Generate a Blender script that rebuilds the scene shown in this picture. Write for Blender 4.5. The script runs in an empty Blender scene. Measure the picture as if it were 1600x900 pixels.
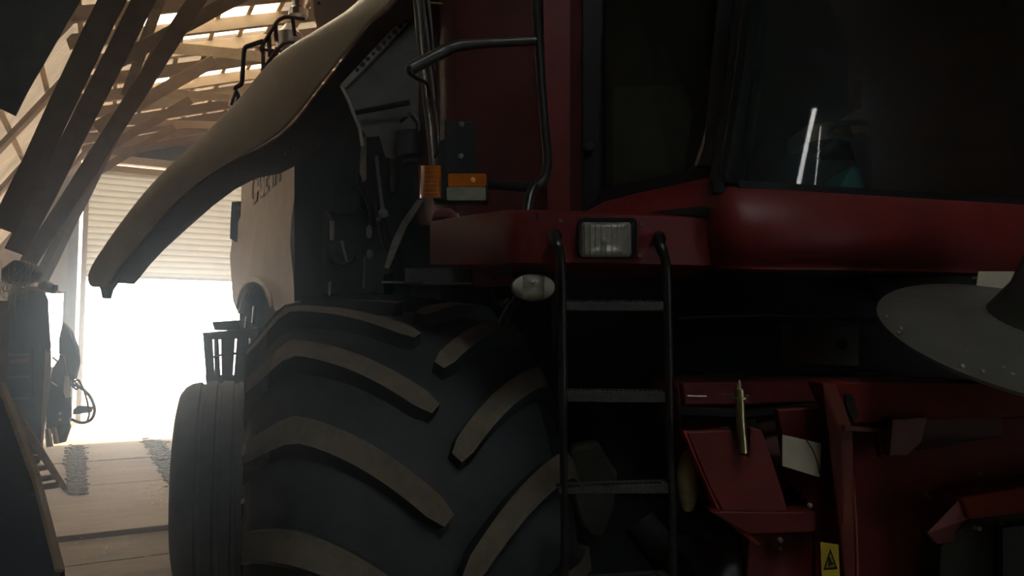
import bpy, bmesh, math, random
from mathutils import Vector, Matrix
random.seed(7)
S = bpy.context.scene
C = S.collection
PI = math.pi
# ------------------------------------------------------------------ camera
TH = math.radians(28.7); PT = math.atan(75/1155); CAM = Vector((0, 0, 1.8)); FP = 1155.0
RT = Vector((math.cos(TH), -math.sin(TH), 0)); FH = Vector((math.sin(TH), math.cos(TH), 0)); UPZ = Vector((0, 0, 1))
FW = FH*math.cos(PT) + UPZ*math.sin(PT); UV = -FH*math.sin(PT) + UPZ*math.cos(PT)
cd = bpy.data.cameras.new('camera'); cam = bpy.data.objects.new('camera', cd); C.objects.link(cam)
cd.sensor_width = 36; cd.lens = FP/1600*36; cd.clip_start = .05; cd.clip_end = 300
M = Matrix((RT, UV, -FW)).transposed().to_4x4(); M.translation = CAM; cam.matrix_world = M
S.camera = cam

def ray(px, py): return FW + RT*((px-800)/FP) - UV*((py-450)/FP)
def PD(px, py, z): return CAM + ray(px, py)*z
def PY(px, py, Y):
    d = ray(px, py); return CAM + d*(Y/d.y)
def PX(px, py, X):
    d = ray(px, py); return CAM + d*(X/d.x)
def PZ(px, py, Z):
    d = ray(px, py); return CAM + d*((Z-CAM.z)/d.z)

# ------------------------------------------------------------------ materials
def mat(name, col, rough=.6, metal=0., var=0., scale=8., bump=0., col2=None, bscale=None, trans=0., coat=0., spec=.5, stretch=None, spots=None):
    m = bpy.data.materials.new(name); m.use_nodes = True
    nt = m.node_tree; b = nt.nodes['Principled BSDF']
    b.inputs['Base Color'].default_value = (*col, 1); b.inputs['Roughness'].default_value = rough
    b.inputs['Metallic'].default_value = metal; b.inputs['Specular IOR Level'].default_value = spec
    b.inputs['Transmission Weight'].default_value = trans; b.inputs['Coat Weight'].default_value = coat
    tc = nt.nodes.new('ShaderNodeTexCoord')
    src = tc.outputs['Object']
    if stretch:
        mp = nt.nodes.new('ShaderNodeMapping'); mp.inputs['Scale'].default_value = stretch
        nt.links.new(src, mp.inputs['Vector']); src = mp.outputs['Vector']
    if var or col2:
        n = nt.nodes.new('ShaderNodeTexNoise'); n.inputs['Scale'].default_value = scale; n.inputs['Detail'].default_value = 6
        n.inputs['Roughness'].default_value = .65
        nt.links.new(src, n.inputs['Vector'])
        r = nt.nodes.new('ShaderNodeValToRGB'); r.color_ramp.elements[0].position = .35; r.color_ramp.elements[1].position = .68
        c2 = col2 if col2 else tuple(min(1, c*(1+var)) for c in col)
        c1 = col if col2 else tuple(c*(1-var) for c in col)
        r.color_ramp.elements[0].color = (*c1, 1); r.color_ramp.elements[1].color = (*c2, 1)
        nt.links.new(n.outputs['Fac'], r.inputs['Fac']); nt.links.new(r.outputs['Color'], b.inputs['Base Color'])
    if bump:
        n2 = nt.nodes.new('ShaderNodeTexNoise'); n2.inputs['Scale'].default_value = bscale or scale*3; n2.inputs['Detail'].default_value = 5
        nt.links.new(src, n2.inputs['Vector'])
        bp = nt.nodes.new('ShaderNodeBump'); bp.inputs['Strength'].default_value = bump; bp.inputs['Distance'].default_value = .01
        nt.links.new(n2.outputs['Fac'], bp.inputs['Height']); nt.links.new(bp.outputs['Normal'], b.inputs['Normal'])
    return m
def glassmat(name, tint, alpha_mix=.3, rough=.03, ior=1.5, dcol=(.09, .11, .09)):
    """thin pane: tinted see-through mixed with a sharp reflection"""
    m = bpy.data.materials.new(name); m.use_nodes = True; nt = m.node_tree
    for n in list(nt.nodes): nt.nodes.remove(n)
    o = nt.nodes.new('ShaderNodeOutputMaterial'); t = nt.nodes.new('ShaderNodeBsdfTransparent'); g = nt.nodes.new('ShaderNodeBsdfGlossy')
    d = nt.nodes.new('ShaderNodeBsdfDiffuse'); d.inputs['Color'].default_value = (*dcol, 1)
    t.inputs['Color'].default_value = (*tint, 1); g.inputs['Roughness'].default_value = rough
    f = nt.nodes.new('ShaderNodeFresnel'); f.inputs['IOR'].default_value = ior
    mx = nt.nodes.new('ShaderNodeMixShader'); m0 = nt.nodes.new('ShaderNodeMixShader'); m0.inputs[0].default_value = alpha_mix
    nt.links.new(t.outputs[0], m0.inputs[1]); nt.links.new(d.outputs[0], m0.inputs[2])
    nt.links.new(f.outputs[0], mx.inputs[0]); nt.links.new(m0.outputs[0], mx.inputs[1]); nt.links.new(g.outputs[0], mx.inputs[2])
    nt.links.new(mx.outputs[0], o.inputs['Surface']); return m
def transmat(name, col, w=.5, rough=.7, var=.15, scale=3):
    m = mat(name, col, rough, var=var, scale=scale); nt = m.node_tree; b = nt.nodes['Principled BSDF']; o = nt.nodes['Material Output']
    t = nt.nodes.new('ShaderNodeBsdfTranslucent'); t.inputs['Color'].default_value = (*col, 1)
    mx = nt.nodes.new('ShaderNodeMixShader'); mx.inputs[0].default_value = w
    nt.links.new(b.outputs[0], mx.inputs[1]); nt.links.new(t.outputs[0], mx.inputs[2]); nt.links.new(mx.outputs[0], o.inputs['Surface'])
    return m
RED = mat('red_paint', (.185, .018, .016), .47, var=.22, scale=5, bump=.04, bscale=60)
DRED = mat('dusty_dark_red_paint', (.12, .022, .020), .42, var=.3, scale=7, bump=.1)
RED2 = mat('worn_red_paint', (.17, .014, .013), .5, col2=(.12, .019, .015), scale=9, bump=.15)
PANELRED = mat('glossy_cab_red', (.115, .032, .032), .20, var=.15, scale=3, bump=.12, bscale=7)
ORED = mat('orange_red_paint', (.26, .035, .012), .45, var=.15)
PINK = mat('faded_red_reflector', (.36, .12, .10), .5, var=.1)
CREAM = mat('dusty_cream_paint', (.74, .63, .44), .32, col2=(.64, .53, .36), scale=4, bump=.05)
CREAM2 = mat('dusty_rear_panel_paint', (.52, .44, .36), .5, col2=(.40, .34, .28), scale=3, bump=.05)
LIP = mat('brown_inner_edge', (.12, .065, .05), .55, var=.2)
RUB = mat('tyre_rubber', (.038, .042, .047), .62, var=.35, scale=6, bump=.2)
LUGF = mat('dusty_lug_face', (.23, .195, .145), .85, col2=(.155, .13, .10), scale=14, bump=.5, bscale=60)
BLK = mat('black_satin', (.012, .013, .015), .5, var=.3, spec=.3)
BLKT = mat('black_tube_paint', (.022, .022, .024), .28, var=.3, scale=20)
DK = mat('dark_grimy_metal', (.02, .021, .022), .6, var=.5, scale=9, bump=.3)
GRYM = mat('grey_sheet_metal', (.16, .165, .16), .5, var=.25, scale=5, bump=.08)
STEEL = mat('bare_steel', (.45, .44, .40), .3, metal=1., var=.2, scale=20)
CHROME = mat('chrome', (.75, .75, .74), .12, metal=1.)
RUNG = mat('dusty_ladder_step', (.06, .06, .056), .7, var=.35, scale=40, bump=.4)
DISC = mat('dusty_grey_disc', (.115, .11, .095), .5, var=.2, scale=6, bump=.1)
WOODD = mat('old_dark_timber', (.33, .26, .185), .8, col2=(.22, .17, .12), scale=5, bump=.5, stretch=(1, 1, 1))
WOODM = mat('brown_timber', (.33, .235, .15), .8, col2=(.21, .145, .095), scale=6, bump=.5)
WOODL = mat('pale_timber', (.55, .44, .30), .8, col2=(.38, .29, .19), scale=7, bump=.5)
WOODB = mat('barked_pole', (.36, .30, .23), .9, col2=(.13, .10, .075), scale=12, bump=1.)
AMB = mat('amber_lens', (.85, .22, .015), .18, trans=.25, var=.2, scale=25, coat=.5)
CLR = mat('clear_lens', (.55, .56, .48), .16, trans=.35, var=.15, scale=30, coat=.6)
PAPER = mat('paper_label', (.55, .52, .40), .7, var=.12, scale=12)
YEL = mat('yellow_sticker', (.62, .46, .03), .5, var=.1)
INK = mat('black_ink', (.01, .01, .01), .6)
GREEN = mat('dark_green_implement', (.018, .035, .033), .5, var=.4, scale=5)
NAVY = mat('dark_blue_board', (.018, .022, .035), .6, var=.3, scale=4)
HOSE = mat('black_hose', (.012, .012, .013), .45)
WHITEP = mat('white_plastic', (.75, .75, .73), .5)
WEB = mat('grey_cobweb', (.35, .33, .28), .9)
SEATM = mat('brown_seat_fabric', (.42, .26, .19), .9, var=.3)
ORNG = mat('orange_cloth', (.85, .30, .07), .9, var=.2)
BRASS = mat('dirty_amber_glass', (.50, .40, .18), .2, trans=.1, col2=(.16, .14, .09), scale=14, coat=.5)
WGLASS = glassmat('windscreen_glass', (.66, .78, .74), .14)
DGLASS = glassmat('door_glass', (.62, .68, .60), .18)

# ------------------------------------------------------------------ mesh builder
BASE = {}   # object -> world location
class MB:
    def __init__(s, *mats): s.b = bmesh.new(); s.m = list(mats); s.i = 0
    def use(s, i): s.i = i; return s
    def _f(s, vs):
        try:
            f = s.b.faces.new(vs); f.material_index = s.i; return f
        except ValueError: return None
    def box(s, c, sz, rot=None):
        c = Vector(c); R = rot or Matrix.Identity(3)
        v = [s.b.verts.new(c + R @ Vector((x*sz[0]/2, y*sz[1]/2, z*sz[2]/2))) for x in (-1, 1) for y in (-1, 1) for z in (-1, 1)]
        for q in ((0,1,3,2),(4,6,7,5),(0,4,5,1),(2,3,7,6),(0,2,6,4),(1,5,7,3)): s._f([v[k] for k in q])
        return s
    def beam(s, p, q, w, h, up=UPZ, segs=1, wob=0.):
        p = Vector(p); q = Vector(q); d = (q-p).normalized(); side = d.cross(up)
        side = side.normalized() if side.length > 1e-4 else Vector((1, 0, 0)); u2 = side.cross(d).normalized(); rings = []
        for k in range(segs+1):
            c = p.lerp(q, k/segs)
            if wob and 0 < k < segs: c = c + side*random.uniform(-wob, wob) + u2*random.uniform(-wob, wob)
            rings.append([s.b.verts.new(c + side*(a*w/2) + u2*(e*h/2)) for a, e in ((-1,-1),(1,-1),(1,1),(-1,1))])
        for a, b_ in zip(rings, rings[1:]):
            for k in range(4): s._f([a[k], a[(k+1) % 4], b_[(k+1) % 4], b_[k]])
        s._f(rings[0][::-1]); s._f(rings[-1]); return s
    def tube(s, pts, r, n=12, smooth=0, cap=True):
        pts = [Vector(p) for p in pts]; rr = r if isinstance(r, (list, tuple)) else [r]*len(pts)
        if smooth: # round the corners
            o = [pts[0]]; ro = [rr[0]]
            for k in range(1, len(pts)-1):
                a, b_, c = pts[k-1], pts[k], pts[k+1]; L = min(smooth, (b_-a).length*.45, (c-b_).length*.45)
                p0 = b_ + (a-b_).normalized()*L; p1 = b_ + (c-b_).normalized()*L
                for t in (0, .2, .4, .6, .8, 1): o.append(p0*(1-t)**2 + b_*2*t*(1-t) + p1*t*t); ro.append(rr[k])
            o.append(pts[-1]); ro.append(rr[-1]); pts, rr = o, ro
        prev = None; rings = []
        for k, p in enumerate(pts):
            d = (pts[min(k+1, len(pts)-1)] - pts[max(k-1, 0)]).normalized()
            if prev is None:
                x = d.cross(Vector((.31, .17, .93))).normalized()
            else: x = (prev - d*prev.dot(d)).normalized()
            prev = x; y = d.cross(x)
            rings.append([s.b.verts.new(p + (x*math.cos(2*PI*j/n) + y*math.sin(2*PI*j/n))*rr[k]) for j in range(n)])
        for a, b_ in zip(rings, rings[1:]):
            for j in range(n): s._f([a[j], a[(j+1) % n], b_[(j+1) % n], b_[j]])
        if cap: s._f(rings[0][::-1]); s._f(rings[-1])
        return s
    def prism(s, pts, off, bevel=0.):
        a = [s.b.verts.new(Vector(p)) for p in pts]; b_ = [s.b.verts.new(Vector(p)+Vector(off)) for p in pts]; n = len(a)
        f1 = s._f(a); f2 = s._f(b_[::-1])
        for k in range(n): s._f([a[k], b_[k], b_[(k+1) % n], a[(k+1) % n]])
        if n > 4:
            bmesh.ops.triangulate(s.b, faces=[f for f in (f1, f2) if f])
        return s
    def plate(s, pts, z, th, back=None):
        """outline given as seen in the photo at distance z (third item = its own distance), extruded away"""
        w = [PD(p[0], p[1], p[2] if len(p) > 2 else z) for p in pts]
        return s.prism(w, (back or FH)*th)
    def grid(s, rows, closed=False):
        V = [[s.b.verts.new(Vector(p)) for p in r] for r in rows]
        for a, b_ in zip(V, V[1:]):
            n = len(a)
            for k in range(n if closed else n-1): s._f([a[k], a[(k+1) % n], b_[(k+1) % n], b_[k]])
        return s
    def lathe(s, c, ax, prof, n=48, caps=True):
        """prof: (along axis, radius)"""
        c = Vector(c); ax = Vector(ax).normalized(); x = ax.cross(Vector((.2, .9, .37))).normalized(); y = ax.cross(x); rings = []
        for a, r in prof: rings.append([s.b.verts.new(c + ax*a + (x*math.cos(2*PI*j/n)+y*math.sin(2*PI*j/n))*max(r, 1e-4)) for j in range(n)])
        for a, b_ in zip(rings, rings[1:]):
            for j in range(n): s._f([a[j], a[(j+1) % n], b_[(j+1) % n], b_[j]])
        if caps: s._f(rings[0][::-1]); s._f(rings[-1])
        return s
    def ball(s, c, r, sc=(1, 1, 1)):
        mm = Matrix.Translation(Vector(c)) @ Matrix.Diagonal((*sc, 1))
        g = bmesh.ops.create_uvsphere(s.b, u_segments=16, v_segments=10, radius=r, matrix=mm)
        for v in g['verts']:
            for f in v.link_faces: f.material_index = s.i
        return s
    def build(s, name, parent=None, bevel=0., sharp=38, thick=0., sub=0, label=None, cat=None, group=None, kind=None, loc=None):
        b = s.b; bmesh.ops.recalc_face_normals(b, faces=b.faces[:])
        lim = math.radians(sharp)
        for f in b.faces: f.smooth = True
        for e in b.edges:
            if len(e.link_faces) != 2 or e.calc_face_angle(9) > lim: e.smooth = False
        if loc is None:
            loc = Vector((0, 0, 0))
            if b.verts:
                lo = Vector([min(v.co[k] for v in b.verts) for k in range(3)]); hi = Vector([max(v.co[k] for v in b.verts) for k in range(3)])
                loc = (lo+hi)/2
                if parent is None: loc.z = lo.z
        loc = Vector(loc)
        for v in b.verts: v.co -= loc
        me = bpy.data.meshes.new(name); b.to_mesh(me); b.free()
        for m in s.m: me.materials.append(m)
        o = bpy.data.objects.new(name, me); C.objects.link(o); BASE[o] = loc
        if parent: o.parent = parent; o.location = loc - BASE[parent]
        else: o.location = loc
        if thick:
            md = o.modifiers.new('thickness', 'SOLIDIFY'); md.thickness = thick; md.offset = -1
        if bevel:
            md = o.modifiers.new('bevel', 'BEVEL'); md.width = bevel; md.segments = 2; md.limit_method = 'ANGLE'; md.angle_limit = math.radians(40)
        if sub:
            md = o.modifiers.new('subdivision', 'SUBSURF'); md.levels = sub; md.render_levels = sub
        tag(o, label, cat, group, kind); return o
def tag(o, label=None, cat=None, group=None, kind=None):
    if label: o['label'] = label
    if cat: o['category'] = cat
    if group: o['group'] = group
    if kind: o['kind'] = kind
def thing(name, label, cat, loc, group=None):
    o = bpy.data.objects.new(name, None); C.objects.link(o); o.location = loc; BASE[o] = Vector(loc); o.empty_display_size = .2
    tag(o, label, cat, group); return o
def text(body, name, parent, origin, xdir, ydir, size, depth, m):
    cu = bpy.data.curves.new('t', 'FONT'); cu.body = body; cu.size = size; cu.extrude = depth; cu.offset = size*.012
    t = bpy.data.objects.new('t', cu); C.objects.link(t); bpy.context.view_layer.update()
    me = bpy.data.meshes.new_from_object(t.evaluated_get(bpy.context.evaluated_depsgraph_get()))
    bpy.data.objects.remove(t); bpy.data.curves.remove(cu)
    x = Vector(xdir); y = Vector(ydir); zz = x.cross(y).normalized()
    for v in me.vertices: v.co = x*v.co.x + y*v.co.y + zz*v.co.z
    me.materials.clear(); me.materials.append(m); me.name = name
    o = bpy.data.objects.new(name, me); C.objects.link(o); BASE[o] = Vector(origin); o.parent = parent; o.location = Vector(origin)-BASE[parent]
    return o

# ================================================================== THE BARN
XL, XR, YN, YF_ = -2.3, 9.0, -5.0, 18.5
ZE, SL, XRIDGE, XK, ZW = 5.75, .33, 5.0, -.47, 3.0   # XK: kink between the steep lower and the flat upper roof
def roofz(x):
    if x < XK: return ZW + (ZE-ZW)*(x-XL)/(XK-XL)
    return ZE + SL*(min(x, XRIDGE)-XK) - (SL*(x-XRIDGE) if x > XRIDGE else 0)
FLOORM = mat('dusty_concrete', (.40, .33, .235), .85, col2=(.24, .19, .13), scale=2.2, bump=.6, bscale=14, stretch=(.35, 1.6, 1))
EARTH = mat('trodden_earth_slab', (.30, .245, .175), .9, col2=(.15, .12, .085), scale=2.5, bump=1., bscale=9, stretch=(.6, 1.2, 1))
mb = MB(FLOORM, EARTH)
# concrete slabs with open joints
Ys = [YN, 1.2, 3.2, 5.3, 7.05, 7.9, 10.4, 12.4, 14.6, YF_+.15]
for a, b_ in zip(Ys, Ys[1:]):
    dz = random.uniform(-.008, .004) if a > 7.8 else -.05
    mb.use(0 if a > 7.8 else 1)
    mb.prism([(XL-.1, a+.015, dz), (XR+.1, a+.015-.7*0, dz), (XR+.1, b_-.015, dz), (XL-.1, b_-.015, dz)], (0, 0, -.15))
mb.prism([(XL-.1, YN, -.08), (XR+.1, YN, -.08), (XR+.1, YF_+.1, -.08), (XL-.1, YF_+.1, -.08)], (0, 0, -.15))
mb.build('floor', kind='structure')
GRAV = mat('pale_gravel_yard', (.62, .58, .50), .95, var=.15, scale=3, bump=.5, bscale=30)
mb = MB(GRAV); mb.prism([(-3.6, YF_+.2, -.03), (10.3, YF_+.2, -.03), (10.3, 28, -.03), (-3.6, 28, -.03)], (0, 0, -.1)); mb.build('yard_ground', kind='structure')

WALLW = mat('weathered_wall_boards', (.20, .165, .13), .85, col2=(.12, .095, .075), scale=6, bump=.5, stretch=(8, 8, .6))
WALLP = mat('pale_rendered_wall', (.55, .50, .43), .9, var=.15, scale=4, bump=.3)
def boards(mb, p0, p1, z0, zf, w=.16, th=.03, n=(0, 1, 0)):
    p0 = Vector(p0); p1 = Vector(p1); L = (p1-p0).length; d = (p1-p0)/L; k = 0.
    while k < L-1e-3:
        e = min(k+w-.004, L); a = p0+d*max(0, k-.012); b_ = p0+d*e; off = Vector(n)*(th + random.uniform(0, .006))
        ta, tb = zf(a)+.13, zf(b_)+.13
        mb.prism([(a.x, a.y, z0), (b_.x, b_.y, z0), (b_.x, b_.y, tb), (a.x, a.y, ta)], off); k += w
zr = lambda p: roofz(p.x)
mb = MB(WALLW); boards(mb, (XL, YN, 0), (XL, YF_, 0), -.1, lambda p: ZW, w=.22, n=(-1, 0, 0)); mb.build('wall_left', kind='structure')
mb = MB(mat('dark_right_boards', (.05, .05, .047), .85, var=.3)); boards(mb, (XR, YN, 0), (XR, YF_, 0), -.1, lambda p: roofz(XR), w=.3, n=(1, 0, 0)); mb.build('wall_right', kind='structure')
# wall behind the camera: boards with a leaning slit and a thin gap, added for the windscreen streaks
WALLDK = mat('dark_near_boards', (.06, .055, .05), .85, col2=(.035, .03, .027), scale=6, bump=.5, stretch=(8, 8, .6))  # dark colour chosen to keep the wall's reflection out of the windscreen
mb = MB(WALLDK)
gaps = [(2.5, 3.5, 3.4), (3.58, 3.61, 3.0)]
mb.prism([(2.48, YN, 0), (2.60, YN, 0), (3.32, YN, 3.42), (2.48, YN, 3.42)], (0, -.03, 0)); mb.prism([(2.72, YN, 0), (3.52, YN, 0), (3.52, YN, 3.42), (3.45, YN, 3.42)], (0, -.03, 0))
px_ = XL
for g0, g1, gz in gaps + [(XR, XR, 0)]:
    boards(mb, (px_, YN, 0), (g0, YN, 0), -.1, zr, w=.25, n=(0, -1, 0)); px_ = g1
    if gz: mb.prism([(g0, YN, gz), (g1, YN, gz), (g1, YN, roofz(g1)), (g0, YN, roofz(g0))], (0, -.03, 0))
mb.build('wall_near', kind='structure')
# far gable wall with the door opening
DX0 = PY(128, 500, YF_).x; DX1 = 4.6; DZ = PY(250, 253, YF_).z
print('door', DX0, DX1, DZ)
mb = MB(WALLW)
boards(mb, (DX0, YF_, 0), (DX1, YF_, 0), DZ, zr, w=.2, n=(0, .05, 0)) 
boards(mb, (DX1, YF_, 0), (XR, YF_, 0), -.1, zr, w=.2, n=(0, 1, 0))
mb.build('wall_far', kind='structure')
h0, h1 = PY(68, 456, YF_), PY(97, 575, YF_)
mb = MB(WALLP); D_ = DX0-.12
mb.prism([(XL, YF_, -.1), (h0.x, YF_, -.1), (h0.x, YF_, roofz(h0.x)+.1), (XL, YF_, ZW+.1)], (0, .25, 0))
mb.prism([(h0.x, YF_, h0.z), (h1.x, YF_, h0.z), (h1.x, YF_, roofz(h1.x)+.1), (h0.x, YF_, roofz(h0.x)+.1)], (0, .25, 0))
mb.prism([(h0.x, YF_, -.1), (h1.x, YF_, -.1), (h1.x, YF_, h1.z), (h0.x, YF_, h1.z)], (0, .25, 0))
mb.prism([(h1.x, YF_, -.1), (D_, YF_, -.1), (D_, YF_, roofz(D_)+.1), (h1.x, YF_, roofz(h1.x)+.1)], (0, .25, 0))
mb.build('wall_far_corner', kind='structure')
mb = MB(WALLW); 
for x in (h0.x, h1.x): mb.box((x, YF_-.01, (h0.z+h1.z)/2), (.05, .06, h0.z-h1.z+.05))
for z in (h0.z, h1.z): mb.box(((h0.x+h1.x)/2, YF_-.01, z), (h1.x-h0.x, .06, .05))
mb.build('window_1', kind='structure')
# roller door: guides, shutter with rolled slats, box
SLAT = transmat('shutter_slats', (.44, .45, .41), .11, var=.06)
dz_bot = PY(250, 430, YF_).z
mb = MB(SLAT); rows = []
z = DZ-.33; zt = z; pitch = .138
while z > dz_bot:
    for t in range(6):
        u = t/6; zz = z - pitch*u
        rows.append([(DX0+.05, YF_-.02-.035*math.sin(PI*u), zz), (DX1-.05, YF_-.02-.035*math.sin(PI*u), zz)])
    rows.append([(DX0+.05, YF_-.0, z-pitch*.985), (DX1-.05, YF_-.0, z-pitch*.985)])
    z -= pitch
mb.grid(rows); door = mb.build('door_1', kind='structure', sharp=25)
CREAMD = mat('cream_door_rail', (.62, .56, .44), .5, var=.1)
mb = MB(CREAMD); mb.box(((DX0+DX1)/2, YF_-.12, DZ-.09), (DX1-DX0+.2, .3, .17)); mb.box(((DX0+DX1)/2, YF_-.10, DZ-.30), (DX1-DX0+.1, .26, .15)); mb.build('shutter_box', door, bevel=.01)
mb = MB(CREAMD); mb.box((DX0+.0, YF_-.06, DZ/2), (.10, .12, DZ)); mb.build('guide_rail', door, bevel=.008)
mb = MB(CREAMD); mb.box((DX1-.0, YF_-.06, DZ/2), (.10, .12, DZ)); mb.build('guide_rail', door, bevel=.008)
mb = MB(CREAMD); mb.box(((DX0+DX1)/2, YF_-.02, z+.02), (DX1-DX0-.08, .05, .07)); mb.build('bottom_bar', door, bevel=.008)
mb = MB(mat('grey_blue_post', (.25, .27, .30), .6, var=.2)); mb.box((DX0-.2, YF_-.12, 2.6), (.17, .22, 5.2)); mb.build('trim_1', kind='structure', bevel=.01)

# roof: corrugated sheets, see-through sheets, rafters and battens
CORR = mat('corrugated_roof_sheet', (.46, .40, .32), .7, var=.2, scale=2)
SKYN = transmat('bluish_translucent_sheet', (.60, .70, .74), .75, var=.2)  # bluish sheet behind the camera, added as cool front fill
SKY_ = transmat('translucent_roof_sheet', (.88, .80, .62), .75, var=.08)
SKYL = [(-.3, 1.1, -2.9, -1.1), (-.4, 1.7, 7.2, 8.4), (.3, 2.1, 10.6, 12.0), (.4, 3.2, 13.2, 14.2), (-1.0, -.55, 8.1, 8.9), (1.6, 3.4, 8.2, 9.2)]
def inside(x, y): return any(x0-1e-6 <= x <= x1+1e-6 and y0-1e-6 <= y <= y1+1e-6 for x0, x1, y0, y1 in SKYL)
def corr_sheet(mb, x0, x1, y0, y1, step=.04):
    rows = []; n = max(2, int((y1-y0)/step)); dn = min(0, 0)
    for k in range(n+1):
        y = y0+(y1-y0)*k/n; w = .018*math.sin(y/.076*2*PI/2)
        xs = [x0, x1]
        rows.append([(x, y, roofz(x)+.10+w) for x in xs])
    mb.grid(rows)
xs = sorted(set([XL, XK, XRIDGE, XR+.5] + [v for s in SKYL for v in s[:2]])); ys = sorted(set([YN-.3, YF_+.5, 5.2] + [v for s in SKYL for v in s[2:]]))
CORR2 = transmat('thin_weathered_roof_sheet', (.52, .45, .34), .08, var=.25)
mb = MB(CORR, CORR2)
for x0, x1 in zip(xs, xs[1:]):
    for y0, y1 in zip(ys, ys[1:]):
        mb.use(1 if y0 > 5 else 0)
        if not inside((x0+x1)/2, (y0+y1)/2): corr_sheet(mb, x0, x1, y0, y1)
ceil = mb.build('ceiling', kind='structure', sharp=80)
for x0, x1, y0, y1 in SKYL:
    mb = MB(SKYN if y0 < 5 else SKY_); corr_sheet(mb, x0-.06, x1+.06, y0-.06, y1+.06); mb.build('translucent_sheet', ceil, sharp=80)
y = 1.0
while y < YF_:
    w = .16
    mb = MB(WOODD); mb.beam((XK-.1, y, ZE-.10), (XRIDGE, y, roofz(XRIDGE)-.06), .09, .18, segs=4, wob=.008); mb.build('rafter', ceil, bevel=.006)
    if int(y/.92) % 2: mb = MB(WOODD); mb.beam((XL, y, ZW-.08), (XK, y, ZE-.08), .26, .06, up=Vector((-1, 0, 1)), segs=3, wob=.01); mb.build('steep_rafter', ceil, bevel=.006)
    y += .92
x = XL+.2
while x < XRIDGE:
    mb = MB(WOODL); mb.beam((x, .2, roofz(x)+.06), (x, YF_, roofz(x)+.06), .06, .045); mb.build('batten', ceil)
    x += .42

# gable framing and big timbers near the left wall (each one a timber of its own)
def timber(name, a, b_, wpx, m, label, th=None, segs=5, wob=.006, cat='timber', ext=0., up=None):
    (x1, y1, z1), (x2, y2, z2) = a, b_
    p = PD(x1, y1, z1); q = PD(x2, y2, z2); w = wpx*(z1+z2)/2/FP
    if ext: q = q + (q-p).normalized()*ext
    d = (q-p).normalized(); v = (CAM-(p+q)/2).normalized()
    mb = MB(m); th = th or w*.45
    mb.beam(p, q, w, th, up=v, segs=segs, wob=wob)
    return mb.build(name, label=label, cat=cat, bevel=min(w, th)*.07)
timber('roof_brace', (4, 356, 4.1), (178, -4, 3.9), 34, WOODD, 'wide dark plank brace nearest the camera, left edge of the sloping row', ext=.6)
timber('roof_brace', (24, 392, 5.3), (224, 0, 5.0), 30, WOODM, 'wide brown plank brace sloping just behind the darkest front brace', ext=.6)
timber('roof_brace', (44, 410, 6.4), (250, 88, 6.0), 24, WOODD, 'middle sloping plank brace with a pale lit edge', ext=1.2)
timber('roof_brace', (56, 440, 7.6), (186, 190, 7.3), 12, WOODM, 'narrow sloping brace ending above the dark machine at the left', ext=.9)
timber('roof_brace', (68, 443, 8.6), (182, 212, 8.3), 10, WOODM, 'thin reddish sloping brace closest to the roller door')
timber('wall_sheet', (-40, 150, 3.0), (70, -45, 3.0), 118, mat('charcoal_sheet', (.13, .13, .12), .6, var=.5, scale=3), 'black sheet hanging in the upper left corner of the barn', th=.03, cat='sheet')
timber('timber_post', (196, 150, 7.4), (253, -10, 7.2), 15, WOODB, 'mottled barked pole rising to the bright roof sheet', ext=.3)
timber('tie_brace', (176, 100, 6.6), (392, -14, 6.9), 21, WOODD, 'dark diagonal strut crossing below the brightest roof sheet', cat='timber')
timber('tie_brace', (150, 200, 8.2), (336, 94, 8.4), 18, WOODM, 'diagonal strut meeting the spotted tie beam from below')
timber('tie_brace', (146, 244, 9.6), (298, 156, 9.8), 13, WOODM, 'third diagonal strut, above the narrow one beside the shutter box')
timber('tie_brace', (140, 276, 11.2), (272, 198, 11.4), 11, WOODM, 'narrow diagonal strut touching the top of the shutter box')
timber('tie_beam', (226, 71, 8.3), (430, 90, 8.6), 17, WOODL, 'pale spotted tie beam passing behind the bent black handrail')
timber('tie_beam', (206, 139, 10.2), (385, 156, 10.5), 12, WOODL, 'pale round tie beam at the foot of the bent black handrail')
timber('tie_beam', (188, 189, 13.5), (360, 197, 13.8), 11, WOODM, 'orange-brown tie beam across the far gable boards')
timber('tie_beam', (190, 221, 16.5), (380, 226, 16.7), 9, WOODM, 'brown beam directly over the roller shutter box')
# hanging wall slats of the left side between braces: short battens
for k, (a, b_) in enumerate((((96, 20), (99, 52)), ((99, 78), (104, 108)), ((66, 118), (28, 152)))):
    pass

# ================================================================== COMBINE HARVESTER
H = thing('combine_harvester', 'red combine harvester with raised side hood, tall lugged tyre and front ladder', 'combine harvester', (1.9, 3.0, 0))
# ---- main body volume
mb = MB(DK)
def prismxy(mb, pts, z0, z1): mb.prism([(x, y, z0) for x, y in pts], (0, 0, z1-z0))
BX = 1.34
prismxy(mb, [(BX, 3.1), (4.4, 3.1), (4.4, 8.6), (BX, 8.6)], .95, 3.25)
mb.build('body', H, bevel=.03)
mb = MB(DRED)
mb.box((2.9, 5.4, 3.7), (2.4, 4.2, .85)); mb.build('grain_tank', H, bevel=.05)
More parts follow.
